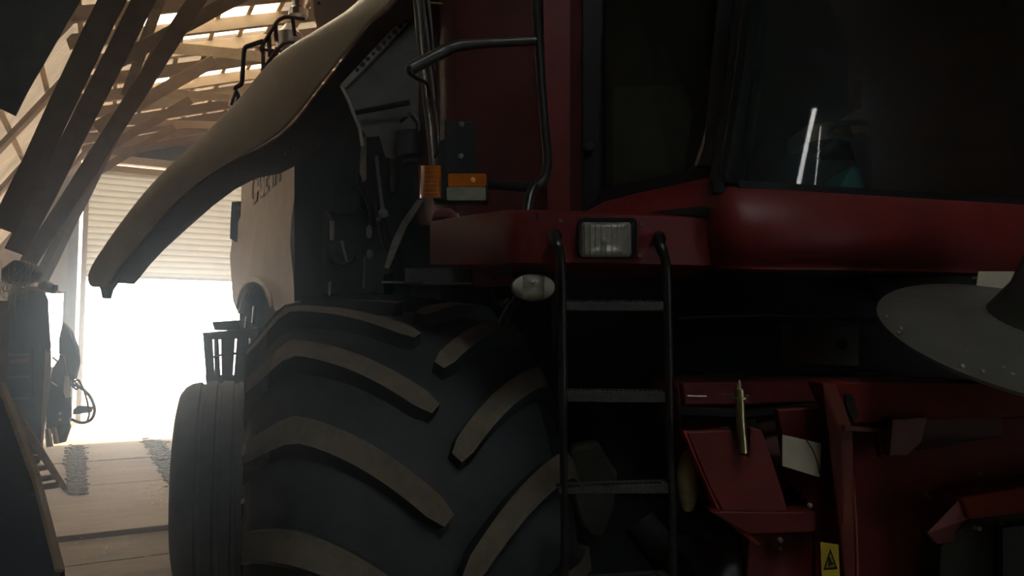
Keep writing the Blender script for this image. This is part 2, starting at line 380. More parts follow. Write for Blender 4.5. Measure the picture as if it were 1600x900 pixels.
# ---- front wheel
WX, WY, WZ = 1.022, 2.847, .972
ROTW = Matrix.Translation((WX, WY, 0)) @ Matrix.Rotation(math.radians(-8.7), 4, 'Z') @ Matrix.Translation((-WX, -WY, 0))
def carc(x):
    pr = [(0,.925),(.26,.918),(.41,.896),(.46,.86),(.51,.80),(.545,.73),(.555,.68),(.545,.61),(.51,.55),(.47,.50)]
    return pr
wheel = thing('front_wheel', None, None, (WX, WY, 0)); wheel.parent = H; wheel.location = Vector((WX, WY, 0))-BASE[H]
mb = MB(RUB, LUGF, mat('lit_shoulder_rubber', (.12, .12, .11), .6, var=.3, scale=12, bump=.3))  # paler shoulder rubber paints the lit sides of the lugs
pr = carc(0); prof = [(-a, r) for a, r in pr[::-1]] + [(a, r) for a, r in pr[1:]]
RS = .86   # the inner shoulder is narrower than the outer one
prof = [(a*(RS if a > 0 else 1), r) for a, r in prof]
mb.lathe((WX, WY, WZ), (1, 0, 0), prof, n=96, caps=False)
def lug(mb, side, ph0):
    n = 14; path = []
    for k in range(n+1):
        u = k/n; x = .022 + (.565-.022)*u
        s_ = .34*(1-(1-u)**1.75)
        path.append((x, ph0 + s_, u))
    def rt(x):
        T = [(0,.974),(.26,.969),(.40,.958),(.44,.948),(.475,.905),(.53,.825),(.58,.77)]
        for (a, r1), (b_, r2) in zip(T, T[1:]):
            if x <= b_: return r1 + (r2-r1)*(x-a)/(b_-a)
        return T[-1][1]
    def rb(x):
        for (a, r1), (b_, r2) in zip(pr, pr[1:]):
            if x <= b_: return r1 + (r2-r1)*(x-a)/(b_-a)
        return .68
    def pt(x, ph, r): return Vector((WX + side*x*(RS if side > 0 else 1), WY - r*math.cos(ph), WZ + r*math.sin(ph)))
    rows = []
    for k, (x, ph, u) in enumerate(path):
        x2, ph2, _ = path[min(k+1, n)]; x1, ph1, _ = path[max(k-1, 0)]
        dx, dp = x2-x1, (ph2-ph1)*.95; L = math.hypot(dx, dp); nx, np_ = -dp/L, dx/L
        hw = .034 + .010*u; 
        if k == 0: hw *= .62
        T1 = (x+nx*hw, ph+np_*hw/.95); T2 = (x-nx*hw, ph-np_*hw/.95)
        hb = hw*1.38
        B1 = (x+nx*hb, ph+np_*hb/.95); B2 = (x-nx*hb, ph-np_*hb/.95)
        cl = lambda v: max(v, .004)
        rows.append([pt(cl(B1[0]), B1[1], rb(cl(B1[0]))-.02), pt(cl(T1[0]), T1[1], rt(cl(T1[0]))), pt(cl(T2[0]), T2[1], rt(cl(T2[0]))), pt(cl(B2[0]), B2[1], rb(cl(B2[0]))-.02)])
    V = [[mb.b.verts.new(p) for p in r] for r in rows]
    for a, b_ in zip(V, V[1:]):
        for q in range(3):
            mb.i = 1 if q == 1 and (a[0].co - Vector((WX, WY, WZ))).x*side < .465 else 0
            if mb.i == 0 and (a[0].co - Vector((WX, WY, WZ))).x*side >= .44: mb.i = 2
            mb._f([a[q], a[q+1], b_[q+1], b_[q]])
    mb.i = 0; mb._f(V[0][::-1]); mb._f(V[-1]); 
NL = 18
for k in range(NL):
    lug(mb, -1, math.radians(38.6 + k*360/NL)); lug(mb, 1, math.radians(39 - 180/NL + k*360/NL))
mb.b.transform(ROTW)
tyre = mb.build('tyre', wheel, sharp=30)
mb = MB(mat('dirty_grey_rim', (.07, .068, .062), .6, var=.3)); mb.lathe((WX, WY, WZ), (1, 0, 0), [(-.47,.50),(-.485,.49),(-.46,.45),(-.25,.42),(-.20,.30),(-.2,.12),(-.30,.11),(-.31,.0)], n=48, caps=False)
mb.lathe((WX, WY, WZ), (1, 0, 0), [(-.2,.42),(.47,.45),(.485,.50),(.46,.50)], n=48, caps=False)
mb.b.transform(ROTW)
rim = mb.build('rim', wheel)
for k in range(10):
    a = 2*PI*k/10; mb = MB(STEEL); mb.lathe((WX-.2, WY+.21*math.cos(a), WZ+.21*math.sin(a)), (-1, 0, 0), [(0,.016),(.03,.016),(.03,.001)], n=6); mb.b.transform(ROTW); mb.build('wheel_nut', rim)
mb = MB(DK); mb.tube([(WX, WY, WZ), (3.4, WY, WZ)], .16, n=24); mb.build('axle', H)
# the other front wheel, seen as a dark form under the feeder
w2 = wheel.copy(); C.objects.link(w2); w2.location = Vector((4.05, WY, 0))-BASE[H]
for ch in list(wheel.children):
    c = ch.copy(); C.objects.link(c); c.parent = w2
    for g in ch.children: d = g.copy(); C.objects.link(d); d.parent = c

# ---- raised side hood (gull-wing panel): stations from the near top end down to the tip
ST = [ # silhouette, crease, lip edge, distance
    ((625,-75), (668,-75), (712,-75), 2.85),
    ((590,-30), (643,-32), (680,-30), 2.9),
    ((556,14), (607,13), (650,8), 2.95),
    ((520,36), (584,30), (612,40), 3.0),
    ((484,57), (560,60), (585,72), 3.08),
    ((450,76), (536,92), (558,102), 3.15),
    ((420,100), (511,124), (535,133), 3.22),
    ((394,132), (487,155), (510,165), 3.3),
    ((368,164), (462,188), (490,196), 3.38),
    ((340,192), (435,213), (470,224), 3.46),
    ((312,220), (402,232), (444,244), 3.54),
    ((280,248), (362,252), (412,261), 3.62),
    ((254,272), (326,273), (374,269), 3.70),
    ((230,298), (292,300), (340,287), 3.78),
    ((206,328), (262,330), (305,314), 3.86),
    ((182,360), (232,362), (268,347), 3.94),
    ((160,392), (206,394), (228,384), 4.0),
    ((143,418), (184,418), (204,410), 4.04),
    ((137,438), (172,440), (187,432), 4.06),
    ((146,448), (168,448), (180,440), 4.07),
]
rows = []; rows2 = []
for k, (a, c, d, z) in enumerate(ST):
    fz = max(0, min(1, (a[0]-180)/180)); A = PD(*a, z-.03+.27*fz); Cc = PD(*c, z-.05); Dd = PD(*d, z+.02)
    m1 = A.lerp(Cc, .35); m2 = A.lerp(Cc, .72); bul = (CAM-m1).normalized()*.05 + UPZ*.02*fz
    rows.append([A, A.lerp(Cc, .12)+bul*.5, m1+bul, m2+bul*.8, Cc])
    inn = Dd + RT*.05 + FH*.10
    rows2.append([Cc, Dd, inn])
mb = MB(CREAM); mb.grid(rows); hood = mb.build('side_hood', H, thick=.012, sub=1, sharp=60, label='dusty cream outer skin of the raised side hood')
mb = MB(LIP); mb.grid(rows2); mb.build('hood_edge', hood, thick=.01, sharp=50, label='brown folded edge of the raised hood')
mb = MB(BLK); mb.plate([(150,440), (184,434), (177,442), (170,452), (166,466), (160,466), (157,452)], 4.05, .05); mb.build('latch_bracket', hood)
mb = MB(STEEL)
for (x, y) in ((445,240), (452,236), (458,232)): mb.ball(PD(x, y, 3.5), .006)
mb.build('hinge_rivets', hood)
# hood support strut & inner dark lining
# ---- rear side panel with wheel arch
def PXs(px, py): return PX(px, py, 1.06)
arch = []
ac = (404, 492)
outline = [(378,262), (461,232), (461,300), (455,345), (453,380), (458,430), (460,474), (430,486)]
for t in range(0, 11):
    a = math.radians(12 + t*(168-12)/10); outline.append((402+27*math.cos(a)+0, 492-54*math.sin(a)))
outline += [(372,490), (364,470), (361,430), (359,400), (364,365), (376,338), (378,310)]
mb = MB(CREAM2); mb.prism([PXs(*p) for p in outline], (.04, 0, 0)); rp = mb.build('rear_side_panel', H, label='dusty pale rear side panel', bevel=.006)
bs = PXs(394, 322); 
lt = text('CASE IH', 'raised_lettering', rp, PXs(394, 322)-Vector((.004, 0, 0)), (0, -1, 0), (0, 0, 1), .36, .010, CREAM2)
ysp = [v.co.y for v in lt.data.vertices]; want = abs(PXs(394, 322).y-PXs(438, 322).y)
for v_ in lt.data.vertices: v_.co.y *= want/(max(ysp)-min(ysp))
mb = MB(CREAM2)
arc = [PXs(402+27.5*math.cos(math.radians(12+t*15.6)), 492-55*math.sin(math.radians(12+t*15.6)))-Vector((.02, 0, 0)) for t in range(11)]
mb.tube(arc, .018, n=8); mb.build('arch_trim', rp)
# rear wheel
rc = PD(349, 450, 5.55); RX, RY, R2 = rc.x, rc.y, .735
rw = thing('rear_wheel', None, None, (RX, RY, 0)); rw.parent = H; rw.location = Vector((RX, RY, 0))-BASE[H]
ROTR = Matrix.Translation((RX, RY, 0)) @ Matrix.Rotation(math.radians(-9), 4, 'Z') @ Matrix.Translation((-RX, -RY, 0))
mb = MB(mat('veil_grey_tyre', (.115, .135, .155), .75, var=.25, scale=5, bump=.2))  # grey-blue of the lens veil put into the tyre colour
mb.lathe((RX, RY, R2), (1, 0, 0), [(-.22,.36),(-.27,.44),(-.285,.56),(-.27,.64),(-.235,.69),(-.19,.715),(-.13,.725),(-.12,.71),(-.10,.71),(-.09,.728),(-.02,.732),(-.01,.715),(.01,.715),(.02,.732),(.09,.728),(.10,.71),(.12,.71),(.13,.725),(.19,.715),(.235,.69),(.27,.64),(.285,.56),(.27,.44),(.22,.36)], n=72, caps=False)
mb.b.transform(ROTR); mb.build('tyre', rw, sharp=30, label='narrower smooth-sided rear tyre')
mb = MB(DRED); mb.lathe((RX, RY, R2), (1, 0, 0), [(-.22,.37),(-.1,.33),(-.08,.0),(.1,.33),(.22,.37)], n=32, caps=False); mb.b.transform(ROTR); mb.build('rim', rw)
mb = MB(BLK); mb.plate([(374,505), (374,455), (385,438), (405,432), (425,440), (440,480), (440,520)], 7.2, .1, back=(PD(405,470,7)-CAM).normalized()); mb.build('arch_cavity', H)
# mirror / lamp plate beyond the rear panel
mb = MB(BLK, GRYM); mb.plate([(362,315), (378,314), (378,352), (368,378), (359,373), (360,345)], 7.0, .05); mb.use(1).plate([(370,322), (375,321), (375,330), (370,331)], 6.98, .01); mb.build('rear_lamp_plate', H, bevel=.01, label='dark lamp plate behind the rear panel')
# step frame beyond the tyre
SF = MB(DK)
zf = 6.5
SF.plate([(316,520), (402,512), (403,526), (318,531)], zf, .5)
SF.plate([(331,503), (372,500), (374,514), (335,516)], zf+.05, .35)
for pts in ([(317,528),(330,527),(334,590),(322,592)], [(334,530),(340,530),(343,590),(335,590)], [(345,527),(366,526),(362,590),(346,590)], [(370,526),(386,525),(392,590),(365,590)], [(391,524),(404,522),(404,590),(393,590)]):
    SF.plate(pts, zf+.02, .03)
SF.plate([(333,556), (352,551), (352,554), (333,560)], zf, .02); SF.plate([(348,551), (404,549), (404,553), (348,555)], zf, .02)
SF.plate([(320,586), (404,586), (404,625), (326,625)], zf+.03, .04)
SF.build('rear_step_frame', H, bevel=.005, label='dark step frame behind the front tyre')
# chrome pieces under the arch
mb = MB(CHROME); mb.tube([PD(398,478,5.1), PD(396,505,5.1)], .012); mb.tube([PD(386,495,5.1), PD(384,512,5.1)], .010); mb.build('chrome_rod', H)

# ---- engine bay: grey sheet, perforated flange, parts
mb = MB(BLK); mb.plate([(460,232), (500,175), (530,128), (690,-60), (690,470), (460,470)], 3.75, .05); bay = mb.build('engine_bay_back', H)
mb = MB(GRYM); mb.plate([(640,14), (660,10), (660,250), (628,232), (618,250), (602,246), (592,212), (573,214), (560,196), (549,168), (533,133)], 3.05, .012)
gs = mb.build('engine_cover_sheet', H, bevel=.002)
mb = MB(mat('pale_flange', (.32, .31, .29), .5, var=.2)); mb.plate([(642,14), (648,24), (540,137), (532,132)], 3.02, .02); fl = mb.build('perforated_flange', gs)  # flange paler than the sheet
mb = MB(BLK)
for k in range(10):
    t = k/9; mb.lathe(PD(634-76*t, 33+76*t, 3.015), -FW, [(0,.008+.002*(k%3)),(.003,.007)], n=12)
mb.build('flange_holes', fl, label='row of dark holes in the flange')
mb = MB(mat('lit_edge_strip', (.45, .43, .38), .5));  # pale strip paints the lit edge of the sheet
mb.tube([PD(533,134,3.03), PD(545,158,3.03), PD(551,175,3.03), PD(562,200,3.03), PD(566,228,3.03)], .0065, n=6); mb.build('sheet_edge', gs)
mb = MB(BLK); mb.tube([PD(556,176,3.0), PD(600,168,3.0), PD(640,160,3.0)], .011, n=8); mb.build('support_rod', gs)
# engine components
def comp(name, fn, m, **k):
    mb = MB(*m) if isinstance(m, tuple) else MB(m); fn(mb); return mb.build(name, H, **k)
comp('filter_housing', lambda b: (b.lathe(PD(636,205,3.0), (PD(640,245,3.0)-PD(636,205,3.0)), [(0,.02),(0,.045),(.10,.048),(.115,.03),(.13,.03)], n=20), b.tube([PD(626,190,3.0), PD(640,178,2.98), PD(652,192,2.98), PD(656,225,3.0)], .008)), DK)
comp('hose_clamp', lambda b: b.tube([PD(630,182,2.98), PD(645,178,2.97), PD(655,190,2.97), PD(656,205,2.98)], .006, n=8), STEEL)
comp('push_rod', lambda b: (b.tube([PD(588,243,3.1), PD(592,280,3.1), PD(598,325,3.1)], .0075, n=8), b.ball(PD(599,333,3.1), .02, (1, 1, 1)), b.tube([PD(590,345,3.1), PD(599,332,3.1), PD(606,338,3.1)], .008)), GRYM, label='grey push rod with ball end')
comp('bracket_arm', lambda b: b.plate([(608,232), (620,232), (616,298), (610,298)], 3.12, .02), GRYM)
comp('curved_guard', lambda b: b.plate([(566,215), (572,212), (571,250), (572,278), (567,284), (562,270), (563,240)], 3.14, .02), mat('tarnished_guard', (.30, .27, .22), .45, var=.4))
comp('diagonal_stay', lambda b: b.plate([(652,312), (663,312), (636,352), (622,385), (607,420), (600,418), (612,378), (628,345)], 2.75, .015), mat('galvanised_stay', (.30, .30, .28), .5, var=.3, scale=25), label='grey diagonal stay below the indicator lamps', bevel=.002)
comp('pulley', lambda b: b.lathe(PD(603,412,2.85), (-.6, -1, 0), [(-.02,.01),(-.02,.042),(-.008,.045),(0,.036),(.008,.045),(.02,.042),(.02,.01)], n=28), DK)
rnd = random.Random(3)
for k in range(5):
    x = 490+rnd.random()*100; y = 250+rnd.random()*150
    pts = [PD(x+rnd.uniform(-10, 10)+j*7, y+j*30+rnd.uniform(-8, 8), 3.4) for j in range(4)]
    mb = MB(HOSE); mb.tube(pts, .013, n=8, smooth=.05); mb.build('engine_hose', H)
comp('engine_block', lambda b: (b.plate([(505,330), (560,322), (600,360), (600,462), (505,462)], 3.5, .3), b.plate([(520,290), (548,288), (552,330), (518,332)], 3.45, .2), b.lathe(PD(535,395,3.42), (-.4, -1, .1), [(0,.06),(.05,.055),(.05,.02),(.08,.02)], n=20)), DK, bevel=.01)
for a_, b__, r_ in (((519,345), (519,375), .01), ((534,376), (542,408), .006), ((516,440), (515,462), .006)): comp('linkage_lever', lambda b: b.tube([PD(*a_, 3.3), PD(*b__, 3.3)], r_), STEEL)
comp('fuel_fitting', lambda b: b.ball(PD(577,362,3.2), .014, (1, 1, 2.2)), GRYM); comp('fuel_fitting', lambda b: b.ball(PD(578,397,3.2), .016, (1, 1, 1.3)), GRYM); comp('fuel_pipe', lambda b: b.tube([PD(570,400,3.2), PD(568,450,3.2)], .005), GRYM)
# ---- shelf bracket under the red box
comp('grey_channel', lambda b: b.plate([(632,419), (738,418), (738,443), (632,443)], 2.5, .12), mat('grey_channel_steel', (.07, .075, .08), .45, var=.3), bevel=.004)
comp('platform_edge', lambda b: b.tube([PD(597,441,2.55), PD(740,443,2.45)], .004, n=6), STEEL)
comp('red_bracket', lambda b: (b.plate([(738,416), (800,412), (804,444), (738,446)], 2.42, .10), ), RED2, bevel=.004)
comp('bracket_bolt', lambda b: (b.lathe(PD(771,434,2.41), -FW, [(0,.012),(.008,.011)], n=6), ), DK)
# dark parts above the tyre
comp('mudguard_beam', lambda b: b.plate([(470,462), (620,460), (700,470), (760,474), (800,470), (870,440), (870,500), (800,520), (700,500), (470,480)], 3.3, .25), BLK)
comp('hanging_cable', lambda b: b.tube([PD(770,450,2.35), PD(775,470,2.35), PD(788,476,2.33), PD(800,468,2.3)], .012, smooth=.03), HOSE)

# ---- red rear cab wall
W = MB(PANELRED)
cols = [(662, 3.05), (690, 2.92), (697, 2.84), (715, 2.80), (716, 2.815), (718, 2.80), (760, 2.78), (820, 2.78), (850, 2.78), (880, 2.74), (905, 2.70), (912, 2.70)]
rows = [[PD(x, y, z+(.008 if 50 < y < 250 else 0)*0) for x, z in cols] for y in (-90, -20, 60, 140, 220, 300, 352)]
W.grid(rows); wall = W.build('cab_rear_wall', H, thick=.02, sharp=50, label='glossy dark red panel behind the grab rail')
mb = MB(RED); mb.plate([(847,-90), (911,-90), (912,334), (856,334)], 2.70, .01); mb.build('corner_panel', H)
comp('wall_seam', lambda b: b.tube([PD(696,85,2.83), PD(700,130,2.82), PD(703,190,2.82)], .0035, n=6), mat('pale_red_edge', (.45, .18, .14), .4))  # pale red line along the seam
comp('roof_bracket', lambda b: b.tube([PD(671,4,2.8), PD(692,6,2.8)], .004), mat('gold_trim', (.6, .45, .2), .35, metal=1))
# ---- fender box with headlamp
def boxprofile():
    L = []  # plan view, from side-back round the corner to the right end, as image columns and distances
    return [(672, 2.62), (700, 2.50), (740, 2.34), (768, 2.23), (782, 2.165), (797, 2.12), (815, 2.095), (835, 2.088), (900, 2.10), (1000, 2.14), (1080, 2.165), (1112, 2.175)]
def edge(y1, y2, x, xa=835, xb=1112): return y1+(y2-y1)*(x-xa)/(xb-xa)
prof = boxprofile()
top = [348, 343, 337, 333, 331, 330, 330, 330, 331.5, 334, 336, 337]
bot = [416, 416, 416, 414, 413.5, 413, 413, 413, 413.5, 415, 417, 418]
R_ = []
R_.append([PD(x, t, z)+FH*.5+UPZ*.01 for (x, z), t in zip(prof, top)])
R_.append([PD(x, t, z)+FH*.015+UPZ*.006 for (x, z), t in zip(prof, top)])
R_.append([PD(x, t+3, z) for (x, z), t in zip(prof, top)])
R_.append([PD(x, (t+b_)/2, z) for (x, z), t, b_ in zip(prof, top, bot)])
R_.append([PD(x, b_-3, z) for (x, z), b_ in zip(prof, bot)])
R_.append([PD(x, b_, z)+FH*.02-UPZ*.003 for (x, z), b_ in zip(prof, bot)])
R_.append([PD(x, b_, z)+FH*.45 for (x, z), b_ in zip(prof, bot)])
mb = MB(RED); mb.grid(R_); fb = mb.build('lamp_housing', H, sharp=40, thick=.006, label='bright red rounded housing around the headlamp')
mb = MB(DRED); mb.plate([(681,352), (778,338), (778,410), (681,412)], 2.5, .004)
comp('side_dome', lambda b: b.plate([(672,345), (676,330), (690,323), (705,325), (713,332), (718,340), (700,345)], 2.62, .12), mat('faded_pink_plastic', (.42, .16, .14), .3), bevel=.012, label='faded pink plastic cap on the housing')
comp('dome_screw', lambda b: b.tube([PD(715,334,2.56), PD(720,342,2.54)], .005), CHROME)
comp('step_notch', lambda b: b.plate([(837,333), (841,333), (841,344), (837,344)], 2.085, .01), BLK)
for (x, y) in ((876,345), (1002,350), (1000,399)):
    comp('housing_bolt', lambda b: b.lathe(PD(x, y, 2.09), -FW, [(0,.007),(.004,.006)], n=8), GRYM)
# headlamp
def rrect(x0, y0, x1, y1, r, n=5):
    o = []
    for cx, cy, a0 in ((x1-r, y0+r, -90), (x1-r, y1-r, 0), (x0+r, y1-r, 90), (x0+r, y0+r, 180)):
        for k in range(n+1):
            a = math.radians(a0+90*k/n); o.append((cx+r*math.cos(a), cy+r*math.sin(a)))
    return o
hl = MB(BLK); ro = rrect(903, 340, 996, 404, 9); ri = rrect(908, 347, 987, 402, 6)
hl.grid([[PD(x, y, 2.12) for x, y in ro], [PD(x, y, 2.068) for x, y in ro], [PD(949+(x-949)*.97, 373+(y-373)*.97, 2.055) for x, y in ro], [PD(x, y, 2.058) for x, y in ri], [PD(x, y, 2.11) for x, y in ri]], closed=True)
hl.plate([(x, y) for x, y in ri], 2.112, .01); hlo = hl.build('headlamp', H, label='rectangular headlamp in black surround')
LENS = glassmat('headlamp_lens', (.93, .94, .88), .30, rough=.08, dcol=(.75, .75, .64))
REFL = mat('lamp_reflector', (.62, .61, .52), .3, metal=.35, var=.25, scale=30, bump=.35, bscale=45)
zc = 2.062
mb = MB(REFL); rws = []
for f, dz in ((1., .0), (.8, .02), (.5, .03), (.2, .034), (.01, .034)):
    rws.append([PD(947.5+(x-947.5)*f, 374.5+(y-374.5)*f, 2.066+dz) for x, y in rrect(908, 347, 987, 402, 6)])
hlo.data.materials  # housing stays solid; bowl sits in front of it
rows = []
o1 = rrect(908, 347, 987, 402, 6)
mb = MB(LENS)
for f, dz in ((1., .0), (.96, -.008), (.75, -.013), (.4, -.016), (.01, -.017)):
    rows.append([PD(947.5+(x-947.5)*f, 374.5+(y-374.5)*f, zc+dz) for x, y in o1])
mb.grid(rows, closed=True); mb.build('lens', hlo, sharp=50, label='fluted clear lens')
mb = MB(REFL); mb.grid(rws, closed=True); mb.build('reflector', hlo, sharp=50)
mb = MB(WHITEP); mb.lathe(PD(945,376,2.09), -FW, [(-.0,.012),(.012,.011),(.016,.004)], n=16); mb.build('bulb_cap', hlo)
for k in range(9):
    x = 914+k*8.4
    mb = MB(CLR); mb.tube([PD(x,350,2.048), PD(x,400,2.048)], .0011, n=5); mb.build('lens_rib', hlo)
# oval work lamp
wl = MB(BLK); wl.grid([[PD(833.5+36*f*math.cos(2*PI*k/32), 449+23.5*f*math.sin(2*PI*k/32), z) for k in range(32)] for f, z in ((.05, 2.2), (.7, 2.2), (.95, 2.165), (1., 2.125), (.97, 2.118))], closed=True); wlo = wl.build('work_lamp', H, label='oval white work lamp under the housing')
def ell(f, th_, off=0.): return PD(833.5+34*f*math.cos(th_), 449+21.5*f*math.sin(th_), 2.118-.030*math.sqrt(max(0, 1-f*f))-off)
mb = MB(LENS); mb.grid([[ell(f, 2*PI*k/40) for k in range(40)] for f in (1., .97, .9, .75, .5, .25, .01)], closed=True); mb.build('lens', wlo, sharp=60)
mb = MB(REFL); mb.grid([[PD(833.5+34*f*math.cos(2*PI*k/40), 449+21.5*f*math.sin(2*PI*k/40), 2.12+.028*(1-f*f)) for k in range(40)] for f in (1., .8, .5, .25, .01)], closed=True); mb.build('reflector', wlo, sharp=60)
FLUT = mat('frosted_flute', (.62, .62, .54), .35)
for sgn in (-1, 1):
    rr_ = []
    for i in range(7):
        x = sgn*(.50+.46*i/6); hgt = math.sqrt(1-x*x)*.97
        rr_.append([PD(833.5+34*x, 449+21.5*y_*hgt, 2.1175-.030*math.sqrt(max(0, 1-x*x-(y_*hgt)**2))-.001) for y_ in [-1+2*j/10 for j in range(11)]])
    mb = MB(FLUT); mb.grid(rr_); mb.build('side_flute', wlo)
mb = MB(CHROME); mb.ball(PD(833,441,2.083), .006); mb.build('bulb', wlo)
comp('lamp_bracket', lambda b: (b.plate([(798,425), (868,425), (866,436), (802,436)], 2.16, .03), b.tube([PD(812,462,2.2), PD(792,490,2.22), PD(785,505,2.25)], .014)), BLK)

# ---- grab rails
comp('grab_rail', lambda b: (b.tube([PD(836,-60,2.42), PD(838,20,2.42), PD(841,62,2.42), PD(848,160,2.40), PD(856,250,2.38), PD(852,280,2.37), PD(835,294,2.36), PD(770,289,2.40), PD(735,289,2.42)], .0155, n=14, smooth=.05),
     b.tube([PD(836,290,2.36), PD(828,305,2.34), PD(824,332,2.32)], .0165, n=14, smooth=.03)), BLKT, label='black looped grab rail in front of the red panel')
comp('grab_rail', lambda b: b.tube([PD(838,64,2.42), PD(770,67,2.40), PD(712,71,2.36), PD(686,84,2.34), PD(640,108,2.30)], [.0155, .0155, .0175, .02, .021], n=14, smooth=.04), mat('worn_rail_paint', (.06, .06, .055), .32, var=.4, scale=30))
comp('rail_bracket', lambda b: b.tube([PD(638,104,2.29), PD(638,114,2.29), PD(650,122,2.32), PD(668,130,2.38), PD(670,150,2.42)], .0065, n=10, smooth=.02), BLKT)
comp('mirror_post', lambda b: b.tube([PD(648,-40,2.55), PD(654,30,2.55), PD(663,130,2.5), PD(672,200,2.45), PD(677,262,2.42)], .0135, n=14), mat('grey_brown_post_paint', (.13, .105, .085), .3, var=.3, scale=20), label='slim brown post beside the engine bay')
comp('mirror_post', lambda b: (b.tube([PD(656,-40,2.6), PD(665,30,2.58), PD(676,130,2.52), PD(684,200,2.48), PD(686,262,2.45)], .006, n=10), b.tube([PD(666,-40,2.6), PD(673,30,2.58), PD(680,110,2.52)], .005, n=10)), BLKT)
comp('lamp_plate', lambda b: b.plate([(694,186), (745,190), (745,278), (694,270)], 2.38, .012), mat('charcoal_plate', (.014, .017, .018), .5, var=.2), bevel=.003, label='dark plate carrying the indicator lamps')
for (x, y) in ((721,194), (720,244)):
    comp('plate_bolt', lambda b: b.lathe(PD(x, y, 2.375), -FW, [(0,.009),(.004,.008),(.006,.004)], n=14), GRYM)
comp('plate_arm', lambda b: (b.plate([(686,222), (695,216), (695,272), (684,272)], 2.40, .02), b.tube([PD(677,250,2.42), PD(696,218,2.4)], .004)), DK)
# indicator lamps
il = MB(BLK); il.plate([(676,262), (700,262), (700,316), (676,314)], 2.36, .06); ilo = il.build('indicator_lamp', H, bevel=.004, label='amber side indicator lamp')
mb = MB(AMB); rows = []
for x, z in ((654, 2.46), (656, 2.40), (662, 2.36), (672, 2.34), (684, 2.34), (689, 2.35), (690, 2.40)):
    t = 258+(2 if x in (654,) else 0); rows.append([PD(x, t+3, z+.01), PD(x, t, z+.03), PD(x, t+1, z), PD(x, 271, z-.004), PD(x, 285, z-.005), PD(x, 298, z-.004), PD(x, 309, z), PD(x, 310, z+.03)])
mb.grid(rows); mb.build('amber_lens', ilo, sharp=50)
for k in range(6):
    y = 266+k*7; mb = MB(mat('amber_rib', (.9, .35, .05), .25)) if k == 0 else MB(bpy.data.materials['amber_rib'])
    mb.tube([PD(657,y,2.398), PD(663,y,2.354), PD(673,y,2.334), PD(684,y,2.334)], .0012, n=5); mb.build('lens_rib', ilo)
il = MB(BLK); il.plate(rrect(697, 269, 762, 316, 4), 2.33, .05); ilo = il.build('indicator_lamp', H, bevel=.003, label='two-colour indicator, amber over white')
mb = MB(AMB); mb.plate(rrect(700, 271, 760, 291, 3), 2.315, .02); mb.build('amber_lens', ilo, bevel=.004)
mb = MB(CLR); mb.plate(rrect(698, 292, 759, 313, 3), 2.315, .02); mb.build('white_lens', ilo, bevel=.004)
mb = MB(mat('bright_amber_bulb', (1., .45, .08), .2)); mb.ball(PD(739,281,2.312), .009, (1, .4, 1)); mb.build('bulb', ilo)

# ---- ladder
LZ = 2.02
lad = thing('ladder', None, None, PD(960, 1060, LZ)); lad.parent = H; lad.location = BASE[lad]-BASE[H]
for xs_ in (((868,366,2.06), (863,370,2.035), (870,380,2.01), (876,400,2.0), (878,470,2.0), (880,620,2.0), (883,900,2.02), (885,1070,2.03)), ((1031,370,2.13), (1026,373,2.10), (1033,385,2.07), (1041,410,2.06), (1043,470,2.05), (1046,620,2.05), (1052,900,2.06), (1055,1070,2.07))):
    mb = MB(BLKT); mb.tube([PD(*p) for p in xs_], [.017,.016,.0155,.0135,.0125,.012,.0115,.0115], n=14, smooth=.02)
    mb.ball(PD(xs_[0][0]-1, xs_[0][1]+3, xs_[0][2]), .022, (1, .8, 1.0)); mb.build('ladder_rail', lad)
for (ya, yb, hh) in ((471, 485, 1), (611, 628, 1), (762, 772, 1), (915, 930, 1)):
    sk = 0 if ya < 700 else (-7 if ya < 800 else -14)
    mb = MB(RUNG)
    z0, z1 = 2.0, 2.05
    mb.prism([PD(873, ya, z0), PD(1046, ya+sk+1, z1), PD(1046, yb+sk*.2+1, z1), PD(873, yb, z0)], FH*.07)
    # tread teeth
    for k in range(22):
        x = 880+k*7.4; y = ya+(sk+1)*(x-873)/173; z_ = z0+(z1-z0)*(x-873)/173
        mb.box(PD(x, y, z_)+Vector((0, .02, .002)), (.005, .03, .006))
    mb.build('step', lad, bevel=.0015)
for (x, y) in ((1033,440), (1036,468)): 
    mb = MB(BLK); mb.ball(PD(x, y, 2.1), .012); mb.build('clamp', lad)

# ---- cab: door side
comp('door_seal_frame', lambda b: (b.plate([(911,-90), (948,-90), (948,296), (911,331)], 2.66, .02), b.plate([(945,294,2.62), (1010,280,2.5), (1060,268,2.42), (1100,254,2.32), (1112,236,2.27), (1126,255,2.24), (1122,276,2.24), (1060,290,2.38), (1000,302,2.48), (945,316,2.60), (912,332,2.66)], 2.4, .03),
      b.plate([(1134,-90,2.27), (1172,-90,2.24), (1132,264,2.18), (1092,258,2.26), (1104,225,2.25), (1110,150,2.25)], 2.3, .03)), BLK, label='black rubber frame of the cab door')
comp('seal_line', lambda b: b.tube([PD(939,60,2.64), PD(941,290,2.64)], .002, n=6), BLKT)
comp('door_hinge', lambda b: b.lathe(PD(920,229,2.65), -FW, [(0,.02),(.015,.018),(.018,.01)], n=16), DK)
mb = MB(DGLASS); mb.prism([PD(946,-90,2.63), PD(1146,-90,2.32), PD(1116,238,2.28), PD(1100,256,2.34), PD(1060,270,2.44), PD(946,297,2.62)], FH*.005); mb.build('door_glass', H, label='dark tinted door window')
